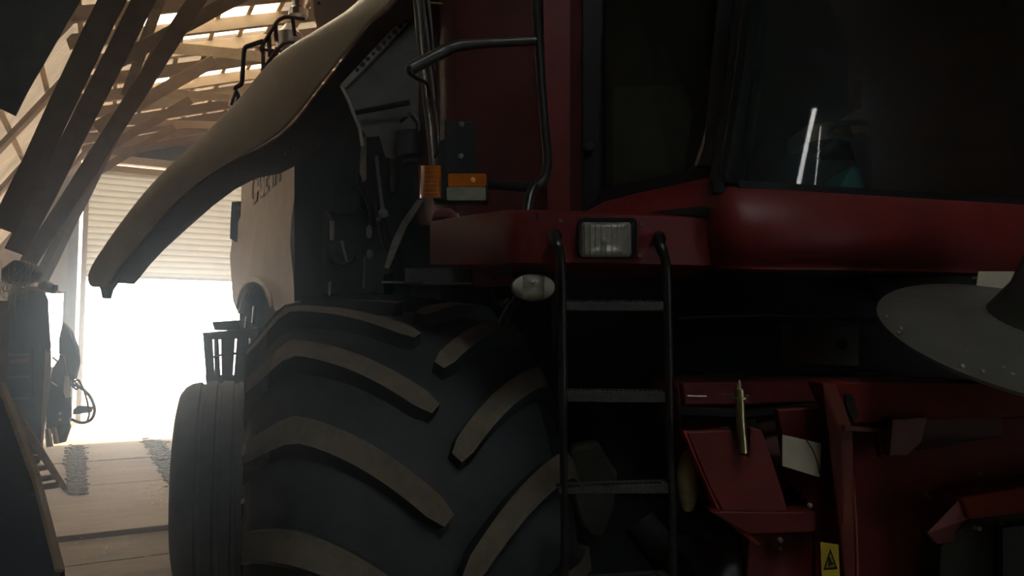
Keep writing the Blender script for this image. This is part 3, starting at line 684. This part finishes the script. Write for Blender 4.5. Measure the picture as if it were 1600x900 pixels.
comp('a_pillar', lambda b: b.grid([[PD(1166,-90,2.24), PD(1172,-90,2.20), PD(1184,-90,2.18), PD(1200,-90,2.20), PD(1204,-90,2.24)], [PD(1146,100,2.22), PD(1150,100,2.18), PD(1162,100,2.16), PD(1180,100,2.18), PD(1184,100,2.22)], [PD(1118,282,2.20), PD(1122,284,2.16), PD(1132,287,2.14), PD(1152,290,2.15), PD(1157,290,2.2)]]), BLK, thick=.02, sharp=60, label='slanting black windscreen pillar')
comp('pillar_strip', lambda b: b.tube([PD(1161,0,2.15), PD(1150,90,2.145), PD(1137,190,2.135), PD(1124,272,2.13)], .0045, n=8), mat('shiny_black_strip', (.03, .03, .03), .12, spec=1.))
comp('pillar_foot', lambda b: b.plate(rrect(1115, 274, 1132, 301, 3), 2.13, .03), BLK, bevel=.004)
# windscreen
def wcol(x):  # distance of the windscreen's lower edge at image column x
    t = (x-1150)/450.; return 2.14 + .30*t - .10*math.sin(min(1, t)*PI)*.6
xsW = [1153, 1180, 1210, 1240, 1270, 1310, 1360, 1420, 1480, 1540, 1600, 1680, 1760]
def wy(x): return 290 + 28*(x-1153)/447
rows = []
for t in (0, .17, .33, .5, .66, .83, 1.0):
    r = []
    for x in xsW:
        z = wcol(x); zt_ = z + .05
        xx = x + 52*t*(1-(x-1153)/1400); yy = wy(x)*(1-t) + (-110)*t
        r.append(PD(xx, yy, z*(1-t)+zt_*t - .03*math.sin(PI*t)))
    rows.append(r)
mb = MB(WGLASS); mb.grid(rows); ws = mb.build('windscreen', H, sharp=70, sub=1, label='large curved dark windscreen')
mb = MB(BLK); mb.grid([[PD(x, wy(x)-7, wcol(x)-.006) for x in xsW], [PD(x, wy(x)+2, wcol(x)-.012) for x in xsW], [PD(x, wy(x)+4, wcol(x)+.01) for x in xsW]]); mb.build('windscreen_seal', ws, thick=.006)
# cowl: loft from door-side over the nose
cw = []
colsC = [ # x, top y, z top, bottom y, z bottom, bulge
    (914, 331, 2.64, 334, 2.30, .0), (945, 315, 2.58, 336, 2.28, .0), (1000, 301, 2.46, 338, 2.24, .0), (1060, 288, 2.34, 345, 2.22, .01), (1096, 280, 2.25, 380, 2.20, .02), (1112, 277, 2.2, 417, 2.17, .04), (1135, 283, 2.15, 419, 2.12, .05),
    (1160, 293, 2.13, 420, 2.10, .055), (1200, 295.5, 2.13, 421, 2.10, .06), (1260, 299, 2.13, 421.5, 2.12, .065), (1340, 304, 2.16, 422, 2.15, .065), (1440, 310, 2.24, 424, 2.22, .065), (1540, 316, 2.34, 427, 2.31, .06), (1620, 321, 2.44, 431, 2.40, .06), (1760, 330, 2.62, 440, 2.56, .06)]
def cowlrow(t):
    r = []
    for x, y0, z0, y1, z1, bu in colsC:
        y = y0+(y1-y0)*t; z = z0+(z1-z0)*t - bu*math.sin(PI*min(1, t*1.05))**.8
        r.append(PD(x, y, z))
    return r
rows = [cowlrow(t) for t in (0, .06, .15, .3, .45, .6, .75, .88, .96, 1.0)]
rows.append([p+FH*.10 for p in cowlrow(1.0)])
rows.insert(0, [p+FH*.05 for p in cowlrow(0)])
mb = MB(RED); mb.grid(rows); cowl = mb.build('front_cowl', H, sharp=60, thick=.008, label='smooth red cowl under the windscreen')
comp('cowl_gap', lambda b: b.plate([(1018,331), (1060,326), (1098,322), (1112,327), (1111,338), (1060,335)], 2.16, .01), BLK)
# cab interior (dim)
comp('cab_back_wall', lambda b: b.plate([(915,-120,3.3), (1800,-120,3.4), (1800,330,3.4), (915,330,3.3)], 3.3, .03), mat('cab_lining', (.16, .16, .13), .9, var=.2))
comp('cab_roof', lambda b: b.prism([PD(911,-88,2.7), PD(1180,-88,2.2), PD(1480,-112,2.25), PD(1800,-112,2.75), PD(1800,-120,3.4), PD(911,-120,3.4)], (0, 0, .06)), DRED)
comp('cab_side_wall', lambda b: b.prism([PD(1800,-112,2.7), PD(1800,-112,3.4), PD(1800,330,3.4), PD(1800,330,2.7)], RT*.03), DK)
comp('cab_floor', lambda b: b.prism([PD(945,315,2.9), PD(1140,300,2.3), PD(1400,318,2.3), PD(1760,340,2.7), PD(1760,330,3.4), PD(945,320,3.3)], (0, 0, -.03)), DK)
comp('cab_seat', lambda b: (b.plate(rrect(1345, 15, 1425, 190, 30), 3.0, .12), b.plate(rrect(1330, 170, 1440, 215, 14), 2.75, .35)), SEATM, bevel=.03, label='brown cloth driver seat')
comp('steering_column', lambda b: (b.tube([PD(1370,300,2.5), PD(1340,215,2.6)], .03), b.tube([PD(1340+45*math.cos(a), 205+14*math.sin(a), 2.6) for a in [2*PI*k/24 for k in range(25)]], .012, n=8, cap=False)), BLK)
comp('cab_liner_panel', lambda b: b.plate([(960,135), (1125,132), (1105,262), (960,290)], 2.95, .03), mat('olive_liner', (.50, .50, .38), .8, var=.1))
comp('inner_pillar', lambda b: b.tube([PD(1068,-60,2.9), PD(1062,132,2.9)], .004), GRYM)
comp('cab_switch_label', lambda b: b.plate([(1033,53), (1050,55), (1050,92), (1033,90)], 2.9, .004), mat('grey_tag', (.22, .24, .24), .6))
comp('orange_coat', lambda b: b.plate([(1520,25), (1560,20), (1590,60), (1580,110), (1520,100), (1508,60)], 3.1, .08), ORNG, bevel=.02)
comp('side_console', lambda b: (b.plate([(1262,195), (1300,190), (1310,215), (1262,222)], 2.7, .2),), mat('console_brown', (.45, .33, .18), .7))
comp('dash_tray', lambda b: b.plate([(1330,262), (1480,258), (1500,300), (1310,296)], 2.55, .2), mat('teal_tray', (.05, .30, .32), .5))
comp('paper_scrap', lambda b: (b.plate([(1462,232), (1468,222), (1464,214), (1472,216), (1480,208), (1478,222), (1486,228), (1474,230), (1468,240)], 2.75, .004), b.plate([(1556,85), (1582,105), (1576,135), (1557,135)], 2.75, .004)), mat('pale_scrap', (.85, .83, .70), .8))

# ---- under the cab: dark frame and feeder house
comp('underbody', lambda b: b.plate([(868,425), (1780,440), (1780,620), (1060,600), (1060,940), (890,940), (868,700)], 2.75, .3), mat('underbody_black', (.016, .022, .034), .6, var=.4, scale=4), bevel=.01)
comp('underbody_plate', lambda b: (b.plate([(1223,505), (1342,506), (1343,572), (1223,568)], 2.45, .02),), mat('dark_olive_plate', (.11, .11, .095), .55, var=.25), bevel=.003, label='dark plate with a round hole')
comp('plate_hole', lambda b: b.lathe(PD(1316,538,2.447), -FW, [(0,.016),(.002,.015)], n=16), INK)
comp('teal_cover', lambda b: b.plate([(1350,422), (1520,424), (1515,460), (1372,470)], 2.6, .05), mat('dark_teal', (.02, .035, .033), .55))
comp('hydraulic_line', lambda b: b.tube([PD(1060,497,2.5), PD(1200,494,2.5), PD(1370,500,2.5)], .006), DK)
comp('bright_rod', lambda b: b.tube([PD(1340,583,2.2), PD(1391,583,2.2)], .005), STEEL)
comp('drive_shield', lambda b: b.plate([(893,700), (935,690), (965,740), (960,800), (942,846), (925,846), (905,820), (893,780)], 2.45, .10), mat('grey_green_shield', (.08, .085, .07), .5, var=.3), bevel=.02)
comp('spiral_auger', lambda b: (b.tube([PD(1000,815,2.35), PD(1040,870,2.3), PD(1075,930,2.25)], .055, n=16), b.tube([PD(1060,812,2.2), PD(1120,830,2.15), PD(1158,852,2.1), PD(1140,900,2.05), (PD(1100,950,2.0))], .035, n=12, smooth=.05)), DK)
# inside lugs seen behind ladder
# ---- feeder house, header mount (red, lower right)
FZ = 1.9
comp('feeder_house', lambda b: b.plate([(1060,600,2.25), (1300,596,2.2), (1760,610,2.1), (1760,960,1.95), (1165,960,2.0), (1165,850,2.05), (1130,800,2.1), (1095,735,2.15), (1060,660,2.2)], 2.2, .5), DRED, bevel=.01, label='red feeder house under the cab')
comp('feeder_top_strip', lambda b: b.plate([(1066,598), (1300,596), (1306,628), (1180,632), (1070,634)], 2.12, .05), mat('grimy_maroon', (.14, .022, .022), .5, var=.3), bevel=.004)
comp('feeder_slot', lambda b: b.plate([(1060,636), (1165,640), (1290,630), (1302,640), (1240,643), (1165,652), (1060,648)], 2.1, .02), INK)
comp('slotted_bracket', lambda b: b.plate([(1073,675), (1143,672), (1152,700), (1158,710), (1168,715), (1177,712), (1181,702), (1172,668), (1190,672), (1215,742), (1232,800), (1228,822), (1165,835), (1130,803), (1108,760)], 1.98, .04), mat('bracket_red', (.19, .028, .026), .5, var=.15), bevel=.004, label='bright red slotted bracket around the steel pin')
comp('bracket_slot', lambda b: b.plate([(1140,660), (1180,655), (1192,690), (1188,716), (1160,720), (1148,700)], 2.03, .01), INK)  # black plate behind the slot, painted in for its shade
comp('bracket_edge', lambda b: b.plate([(1067,672), (1073,675), (1132,805), (1190,850), (1183,852), (1126,808)], 1.985, .06), mat('edge_red', (.42, .06, .05), .4))
comp('locking_pin', lambda b: (b.tube([PD(1156,620,1.97), PD(1158,660,1.96), PD(1162,708,1.95)], .0125, n=16), b.lathe(PD(1156,620,1.97), (0, 0, 1), [(-.006,.024),(0,.024),(0,.014),(.02,.013),(.022,.008),(.034,.006),(.045,.0015)], n=16)), mat('oily_steel_pin', (.66, .63, .38), .3, metal=1.), label='oily steel pin with grease nipple')
comp('split_pin', lambda b: b.tube([PD(1128,616,2.0), PD(1172,618,1.98)], .0025, n=6), STEEL)
comp('small_rod', lambda b: b.tube([PD(1074,619,2.0), PD(1104,620,2.0)], .004), STEEL)
comp('amber_reflector', lambda b: b.grid([[PD(1075+18*f*math.cos(2*PI*k/32), 752+48*f*math.sin(2*PI*k/32), 2.06-.025*(1-f*f)+(.03 if q == 0 else 0)) for k in range(32)] for q, f in enumerate((1., 1., .9, .7, .45, .2, .01))], closed=True), BRASS, label='round dirty yellow glass reflector')
comp('side_frame', lambda b: b.plate([(1215,640), (1310,636), (1322,700), (1326,960), (1275,960), (1274,800), (1232,742)], 2.0, .04), RED2, bevel=.003)
comp('lower_shelf', lambda b: (b.plate([(1110,800), (1275,800), (1275,832), (1170,836)], 1.96, .12), b.plate([(1170,836), (1275,830), (1275,960), (1160,960)], 2.02, .1)), RED2, bevel=.004)
comp('paper_label', lambda b: b.plate([(1222.5,679), (1283,693), (1281,746), (1222.5,728)], 1.955, .002), PAPER, label='blank white paper label')
comp('label_wire', lambda b: b.tube([PD(1260,688,1.95), PD(1270,703,1.945), PD(1277,722,1.945), PD(1281,741,1.95)], .0016, n=6), INK)
comp('header_post', lambda b: (b.plate([(1284,598), (1306,600), (1334,672), (1338,960), (1324,960), (1318,680)], 1.90, .10), ), mat('brownish_red', (.17, .030, .018), .5, var=.2), bevel=.004)
comp('header_beam', lambda b: (b.plate([(1300,598,1.92), (1480,598,1.85), (1760,600,1.75), (1760,645,1.75), (1345,660,1.90), (1330,660,1.91)], 1.9, .10),), RED, bevel=.006)
comp('beam_slot', lambda b: b.plate([(1322,616), (1330,614), (1336,625), (1342,645), (1340,654), (1334,656), (1327,644), (1322,628)], 1.895, .01), INK)
comp('header_panel', lambda b: (b.plate([(1326,672,1.94), (1400,655,1.93), (1760,640,1.8), (1760,960,1.8), (1340,960,1.94), (1334,740,1.94)], 1.9, .06),), RED2, bevel=.003)
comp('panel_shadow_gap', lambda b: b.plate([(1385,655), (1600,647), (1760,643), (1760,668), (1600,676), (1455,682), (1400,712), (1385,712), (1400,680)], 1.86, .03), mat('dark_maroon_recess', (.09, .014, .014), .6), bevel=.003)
comp('gusset', lambda b: (b.plate([(1320,664), (1375,670), (1378,716), (1372,676), (1320,674)], 1.88, .03), b.plate([(1395,655), (1412,655), (1450,650), (1440,690), (1418,712), (1390,712)], 1.84, .02)), DRED, bevel=.002)
comp('weld_strip', lambda b: b.tube([PD(1333,745,1.92), PD(1338,820,1.92), PD(1341,930,1.92)], .0028, n=6), mat('rubbed_edge', (.5, .2, .18), .4))
for (x, y, r) in ((1446,772,.006), (1452,775,.005), (1530,739,.007), (1219,844,.008), (1219,858,.005), (1265,790,.007)):
    comp('panel_bolt', lambda b: b.ball(PD(x, y, 1.86 if x > 1400 else 1.94), r), GRYM)
comp('corner_reflector', lambda b: b.plate([(1497,783), (1514,811), (1449,833)], 1.80, .004), PINK, label='faded pink triangle')
comp('guard_hood', lambda b: b.plate([(1500,776,1.80), (1760,735,1.72), (1760,785,1.70), (1515,812,1.78)], 1.78, .12), ORED, bevel=.004)
comp('guard_cheek', lambda b: b.plate([(1449,833), (1514,811), (1514,840), (1465,850)], 1.805, .02), RED2)
comp('gear_guard', lambda b: (b.plate([(1470,850,1.82), (1516,836,1.8), (1516,812,1.79), (1760,780,1.72), (1760,960,1.72), (1466,960,1.82)], 1.8, .1), ), mat('olive_black_guard', (.035, .04, .032), .6, var=.4, scale=6), bevel=.004)
comp('guard_recess', lambda b: b.plate([(1567,825), (1760,800), (1760,960), (1567,960)], 1.74, .02), INK)
for (x, y) in ((1523,824), (1530,826), (1565,820), (1571,822)):
    comp('guard_bolt', lambda b: b.ball(PD(x, y, 1.765), .006), STEEL)
# warning sticker
wsn = MB(YEL); wsn.plate([(1282,847), (1310,851), (1313,920), (1285,920)], 1.895, .001); wso = wsn.build('warning_sticker', H, label='yellow warning sticker with black triangle')
mb = MB(INK)
zz = 1.893
tri = [(1297.5,857), (1309,889), (1286.5,891)]; trii = [(1297.5,864), (1305.5,886), (1290,887.5)]
for k in range(3):
    a, b_ = tri[k], tri[(k+1) % 3]; c, d = trii[k], trii[(k+1) % 3]
    mb.prism([PD(*a, zz), PD(*b_, zz), PD(*d, zz), PD(*c, zz)], FH*.0006)
mb.plate([(1295,870), (1298,871), (1299,877), (1303,880), (1300,884), (1298,882), (1297,885), (1294,885)], zz, .0006)
mb.build('warning_symbol', wso)
comp('grey_lump', lambda b: b.ball(PD(1415,918,1.85), .04, (1.5, .4, .7)), GRYM)

# ---- riveted disc hanging at the right
dl, dn, df = PD(1370,484,1.95), PD(1712,640,1.50), PD(1585,452,2.32)
dc = (dn+df)/2; u_ = dl-dc; v_ = dn-dc; nrm = u_.cross(v_).normalized(); 
if nrm.z < 0: nrm = -nrm
mb = MB(DISC); rows = []
for f, h in ((.30, .075), (.33, .07), (.42, .03), (.7, .018), (1.0, 0), (1.0, -.008), (.7, .008), (.3, .05)):
    rows.append([dc + u_*f*math.cos(2*PI*k/72) + v_*f*math.sin(2*PI*k/72) + nrm*h for k in range(72)])
mb.grid(rows, closed=True); disc = mb.build('riveted_disc', H, sharp=40, label='dusty grey riveted disc below the cowl')
mb = MB(mat('disc_hub', (.035, .035, .028), .5)); rows = []
for f, h in ((.40, .032), (.30, .12), (.26, .30), (.0, .31)):
    rows.append([dc + u_*f*math.cos(2*PI*k/40) + v_*f*math.sin(2*PI*k/40) + nrm*h for k in range(40)])
mb.grid(rows, closed=True); mb.build('hub_cone', disc, sharp=40)
mb = MB(STEEL); rnd = random.Random(5)
for a, f in ((20,.93),(24,.97),(8,.96),(58,.92),(62,.80),(66,.84),(72,.93),(35,.6),(38,.63),(41,.66),(-14,.7),(-18,.74),(-30,.72),(85,.9),(52,.95),(46,.78)):
    a = math.radians(a); mb.ball(dc + u_*f*math.cos(a) + v_*f*math.sin(a) + nrm*(.02*(1-f)+.003), .006)
mb.build('rivets', disc)
comp('hanging_tag', lambda b: b.plate([(1529,424), (1583,424), (1584,434), (1592,440), (1640,442), (1640,462), (1524,461)], 2.3, .004), mat('pale_card', (.62, .58, .45), .8, var=.06), label='pale card tag hanging below the cowl')

# ---- things on top: engine cover, exhaust, railing
comp('engine_cover', lambda b: b.plate([(482,-80), (700,-80), (700,60), (560,60), (510,60), (494,40), (483,10)], 5.2, .8), mat('faded_pinkish_cover', (.46, .34, .27), .5, var=.12, scale=2), bevel=.05, label='faded rounded engine cover')
comp('cover_button', lambda b: b.ball(PD(498,5,5.19), .012), BLK)
comp('exhaust_pipe', lambda b: b.lathe(PD(466,26,5.6), (0, 0, 1), [(0,.03),(0,.072),(.05,.072),(.07,.05),(.45,.05),(.46,.02)], n=28), CHROME, label='chrome exhaust stub')
comp('air_intake', lambda b: (b.lathe(PD(452,58,5.7), (0, 0, 1), [(-.16,.02),(-.14,.09),(.02,.10),(.06,.06),(.1,.03)], n=24),), mat('galvanised', (.5, .48, .44), .35, metal=.8))
REDR = mat('rail_red', (.12, .035, .03), .4)
comp('deck_railing', lambda b: (b.tube([PD(476,30,5.3), PD(445,26,5.3), PD(434,32,5.3), PD(407,76,5.2), PD(412,84,5.2)], .014, n=10, smooth=.04),
   b.tube([PD(430,38,5.3), PD(432,66,5.3)], .016), b.tube([PD(457,28,5.3), PD(461,58,5.3)], .014), b.tube([PD(420,56,5.25), PD(422,90,5.25)], .016), b.tube([PD(411,72,5.2), PD(411,108,5.2)], .014),
   b.tube([PD(470,67,5.2), PD(446,66,5.2), PD(434,76,5.2), PD(409,112,5.2)], .013, n=10, smooth=.04), b.tube([PD(412,78,5.2), PD(440,80,5.2)], .012), b.tube([PD(432,74,5.2), PD(433,90,5.2)], .012), b.tube([PD(421,96,5.2), PD(420,108,5.2)], .012)), REDR, label='dark red railing on the engine deck')
comp('deck_handrail', lambda b: (b.tube([PD(412,64,5.1), PD(384,73,5.1), PD(381,80,5.1), PD(378,132,5.1), PD(366,137,5.1), PD(373,152,5.1), PD(372,160,5.1)], .016, n=10, smooth=.05)), BLKT, label='bent black handrail')
comp('chrome_sleeve', lambda b: b.tube([PD(368,142,5.08), PD(360,165,5.08)], .014), CHROME)

# ================================================================== LEFT SIDE THINGS
# upright dark implement
imp = thing('grain_dryer', 'tall dark green machine with shelf-like grille at the left wall', 'machine', PD(45, 690, 7.5))
BASE[imp].z = 0; imp.location.z = 0
zi = 7.5
mb = MB(GREEN); mb.plate([(8,480), (14,462), (30,450), (60,449), (70,455), (76,470), (74,500), (80,540), (74,580), (68,690), (62,725), (-60,735), (-60,480)], zi, .5, back=(PD(40,560,zi)-CAM).normalized()); mb.build('casing', imp, bevel=.04)
mb = MB(mat('faded_red_rim', (.28, .09, .07), .5)); mb.plate([(36,446), (60,448), (70,456), (40,452)], zi-.02, .3); mb.build('rim_plate', imp)
for k, y in enumerate((553, 588, 622)):
    mb = MB(mat('grille_edge_%d' % k, (.12, .11, .11), .5)); mb.plate([(12,y), (46,y-1), (46,y+2), (12,y+3)], zi-.03, .02); mb.build('shelf_lip', imp)
mb = MB(mat('rust_bar', (.22, .09, .05), .6)); mb.plate([(16,562), (44,560), (44,566), (16,568)], zi-.04, .02); mb.build('rusty_bar', imp, label='rust-red bar')
mb = MB(GREEN); mb.plate([(45,545), (49,545), (49,640), (45,640)], zi-.03, .03); mb.build('grille_post', imp)
mb = MB(HOSE); mb.tube([PD(62,447,zi-.1), PD(74,446,zi-.1), PD(82,453,zi-.1), PD(87,452,zi-.1), PD(87,445,zi-.1)], [.03,.05,.04,.025,.02], n=10, smooth=.05); mb.build('spout', imp)
mb = MB(mat('pale_leg', (.5, .48, .44), .5)); mb.plate([(71,545), (76,552), (80,546), (80,575), (78,610), (73,645), (68,672), (67,702), (64,702), (65,650), (70,610), (71,580)], zi-.05, .03, back=(PD(70,620,zi)-CAM).normalized()); mb.build('front_leg', imp, label='pale curved front leg')
mb = MB(mat('pale_leg2', (.5, .48, .44), .5)); mb.plate([(80,668), (85,668), (90,693), (84,694)], zi+.4, .04); mb.plate([(70,670), (75,670), (80,698), (72,699)], zi+.4, .04); mb.build('foot', imp)
# second implement with hoses
im2 = thing('hay_rake', 'dark folded implement with looped hoses by the bright doorway', 'farm implement', PD(102, 690, 9.0)); BASE[im2].z = 0; im2.location.z = 0
z2 = 9.0
mb = MB(GREEN); mb.plate([(82,575), (92,560), (93,552), (104,555), (110,592), (112,650), (104,664), (96,664), (86,680), (72,672), (74,620)], z2, .4, back=(PD(95,600,z2)-CAM).normalized()); mb.build('frame', im2, bevel=.02)
mb = MB(mat('blue_black_guard', (.03, .04, .055), .5)); mb.plate([(98,504), (106,512), (117,535), (124,560), (121,585), (113,600), (106,585), (100,560), (92,552), (92,530)], z2+.1, .3, back=(PD(105,560,z2)-CAM).normalized()); mb.build('curved_guard', im2, bevel=.02)
mb = MB(STEEL); mb.tube([PD(98,502,z2), PD(112,518,z2), PD(122,545,z2), PD(124,565,z2), PD(118,592,z2)], .014, n=8); mb.build('guard_hoop', im2)
mb = MB(HOSE)
mb.tube([PD(112,600,z2), PD(128,606,z2), PD(142,620,z2), PD(149,640,z2), PD(144,656,z2), PD(128,662,z2), (PD(112,655,z2))], .018, n=8, smooth=.15); mb.build('hose_loop', im2)
mb = MB(HOSE)
mb.tube([PD(114,598,z2), PD(122,592,z2), PD(130,606,z2), PD(136,625,z2), PD(140,648,z2), PD(136,658,z2)], .012, n=8, smooth=.15); mb.build('hose_loop', im2)
mb = MB(HOSE); mb.tube([PD(112,602,z2), PD(120,610,z2), PD(122,602,z2), PD(114,594,z2)], .012, n=8, smooth=.05); mb.plate([(114,640), (122,634), (140,636), (138,645), (114,648)], z2, .08); mb.build('coupling', im2)
mb = MB(WHITEP); mb.plate([(101,588), (106,586), (107,612), (110,620), (102,622), (99,612)], z2-.05, .03); mb.build('white_bottle', im2)
mb = MB(STEEL); mb.tube([PD(82,558,z2-.1), PD(90,565,z2-.1)], .012); mb.tube([PD(80,597,z2-.1), PD(90,604,z2-.1)], .012); mb.tube([PD(99,554,z2-.1), PD(108,585,z2-.1)], .012); mb.build('tine_rods', im2)
mb = MB(WHITEP); mb.ball(PD(94,646,z2-.05), .02); mb.ball(PD(94,656,z2-.05), .02); mb.build('end_caps', im2)
mb = MB(DK); mb.plate([(84,664), (100,655), (104,668), (96,692), (88,694)], z2+.1, .1); mb.build('stand', im2)
# wooden post near left edge, cobwebs
timber('wall_post', (4, 610, 5.2), (4, 470, 5.2), 13, WOODM, 'brown wooden post at the far left edge under the cobwebs', cat='post')
rnd = random.Random(11)
mb = MB(WEB)
for k in range(34):
    a = PD(rnd.uniform(-5, 60), rnd.uniform(405, 460), 5.0+rnd.uniform(-.2, .2)); b_ = PD(rnd.uniform(-5, 45), rnd.uniform(440, 478), 5.0+rnd.uniform(-.2, .2))
    mid = (a+b_)/2 - UPZ*rnd.uniform(.01, .05); mb.tube([a, mid, b_], .0022, n=4)
for k in range(8): mb.tube([PD(rnd.uniform(20, 40), 440, 4.95), PD(rnd.uniform(12, 26), rnd.uniform(462, 500), 4.95)], .004, n=4)
mb.build('cobweb', label='dusty cobweb hanging where the braces meet the post', cat='cobweb', kind='stuff')
mb = MB(BLK); mb.plate([(0,420), (20,405), (40,410), (50,425), (42,438), (20,445), (0,440)], 5.6, .15); mb.build('brace_shoe', label='dark lumpy joint block where the braces meet', cat='timber joint', bevel=.02)
mb = MB(DK); mb.plate([(16,352), (38,350), (38,372), (20,374)], 5.55, .02); mb.build('dark_scrap', label='small dark rag caught between the two front braces', cat='rag')

# leaning dark board with pale wooden edge
mb = MB(NAVY); zb = 3.0
brd = thing('leaning_board', 'dark blue-black board with pale edge strip leaning at lower left', 'board', PZ(30, 900, 0)); 
mb.plate([(-120,560,3.2), (2,600,3.2), (93,888,2.75), (96,930,2.70), (-120,960,2.6)], zb, .03); mb.build('panel', brd)
mb = MB(WOODL); mb.beam(PD(2,600,3.19), PD(56,745,2.96), .022, .03, up=FW); mb.beam(PD(56,745,2.96), PD(94,892,2.73), .018, .03, up=FW); mb.build('edge_strip', brd, bevel=.002, label='pale wooden edge strip')
# ladder leaning by it
sl = thing('wooden_ladder', 'narrow wooden ladder lying aslant beside the dark leaning board', 'ladder', PZ(80, 765, 0) )
mb = MB(WOODL); mb.beam(PD(14,632,4.2), PD(100,762,6.4), .05, .04, up=FW); mb.build('side_rail', sl, bevel=.004)
mb = MB(WOODL); mb.beam(PD(8,615,4.2), PD(96,752,6.5), .03, .03, up=FW); mb.build('side_rail', sl, bevel=.004)
for (x0, y0, x1, y1) in ((44,716,68,714), (48,734,76,729), (52,750,84,745), (56,763,92,757)):
    mb = MB(WOODD); mb.beam(PD(x0, y0, 5.9), PD(x1, y1, 6.0), .045, .03, up=FW); mb.build('rung', sl, bevel=.003)

# floor litter: dirt tracks and straw
TRK = mat('dark_tyre_dirt', (.09, .070, .05), .95, col2=(.17, .135, .095), scale=20, bump=1.)
rnd = random.Random(4)
for (pa, pb, w0, lab) in (((118,698), (120,770), 24, 'dark crumbly dirt track on the concrete near the ladder'), ((238,688), (282,762), 26, 'dark crumbly dirt track beside the big tyre')):
    mb = MB(TRK)
    for k in range(700):
        t = rnd.random(); x = pa[0]+(pb[0]-pa[0])*t + rnd.uniform(-w0/2, w0/2); y = pa[1]+(pb[1]-pa[1])*t + rnd.uniform(-3, 3); x += rnd.gauss(0, 3)
        p = PZ(x, y, .0); r = rnd.uniform(.012, .04)
        n = 7; ring = [p + Vector((math.cos(2*PI*j/n)*r*rnd.uniform(.7, 1.4)*1.2, math.sin(2*PI*j/n)*r*rnd.uniform(.6, 1.2), .001)) for j in range(n)]
        mb.prism(ring, (0, 0, .006+.012*rnd.random()))
    mb.build('dirt_track', label=lab, cat='dirt', kind='stuff')
STRAW = mat('straw_bits', (.75, .68, .50), .8)
mb = MB(STRAW)
for k in range(150):
    if k < 90: x = rnd.gauss(255, 22); y = rnd.gauss(775, 14)
    else: x = rnd.uniform(90, 285); y = rnd.uniform(690, 880)
    if x > 292 or y < 690: continue
    p = PZ(x, y, .015 if y < 795 else -.035); a = rnd.uniform(0, PI); L = rnd.uniform(.01, .05)
    mb.beam(p-Vector((math.cos(a), math.sin(a), 0))*L, p+Vector((math.cos(a), math.sin(a), .1))*L, .004, .004)
mb.build('straw', label='scattered straw and chaff bits on the concrete floor', cat='straw', kind='stuff')

# ================================================================== LIGHT
# ---- even haze volume through the barn, added to stand in for the lens veil
hz = bpy.data.materials.new('lens_veil_haze'); hz.use_nodes = True; nt = hz.node_tree
for n in list(nt.nodes): nt.nodes.remove(n)
o = nt.nodes.new('ShaderNodeOutputMaterial'); v = nt.nodes.new('ShaderNodeVolumeScatter')
v.inputs['Color'].default_value = (.58, .80, 1., 1); v.inputs['Density'].default_value = .045; v.inputs['Anisotropy'].default_value = .85
nt.links.new(v.outputs[0], o.inputs['Volume'])
mb = MB(hz); mb.box(((XL+XR)/2, (YN+YF_)/2+4, 4.6), (XR-XL+3, YF_-YN+12, 9.8)); hzo = mb.build('lens_veil_haze', label='thin bluish haze volume added for the lens veil', cat='haze', kind='stuff')
w = bpy.data.worlds.new('overcast'); S.world = w; w.use_nodes = True
w.node_tree.nodes['Background'].inputs['Color'].default_value = (.90, .955, 1.0, 1); w.node_tree.nodes['Background'].inputs['Strength'].default_value = 7.0
sd = bpy.data.lights.new('sun', 'SUN'); sd.energy = 20; sd.angle = .02; sd.color = (1., .93, .8)
so = bpy.data.objects.new('sun', sd); C.objects.link(so); so.rotation_euler = Vector((-.10, -1., -.75)).to_track_quat('-Z', 'Y').to_euler()

S.view_settings.view_transform = 'Standard'; S.view_settings.look = 'None'; S.view_settings.gamma = 1; S.view_settings.use_curve_mapping = False
S.view_settings.exposure = 0.6
S.cycles.max_bounces = 8; S.cycles.diffuse_bounces = 6; S.cycles.transmission_bounces = 6; S.cycles.transparent_max_bounces = 12
S.cycles.use_denoising = True; S.cycles.caustics_reflective = False; S.cycles.caustics_refractive = False
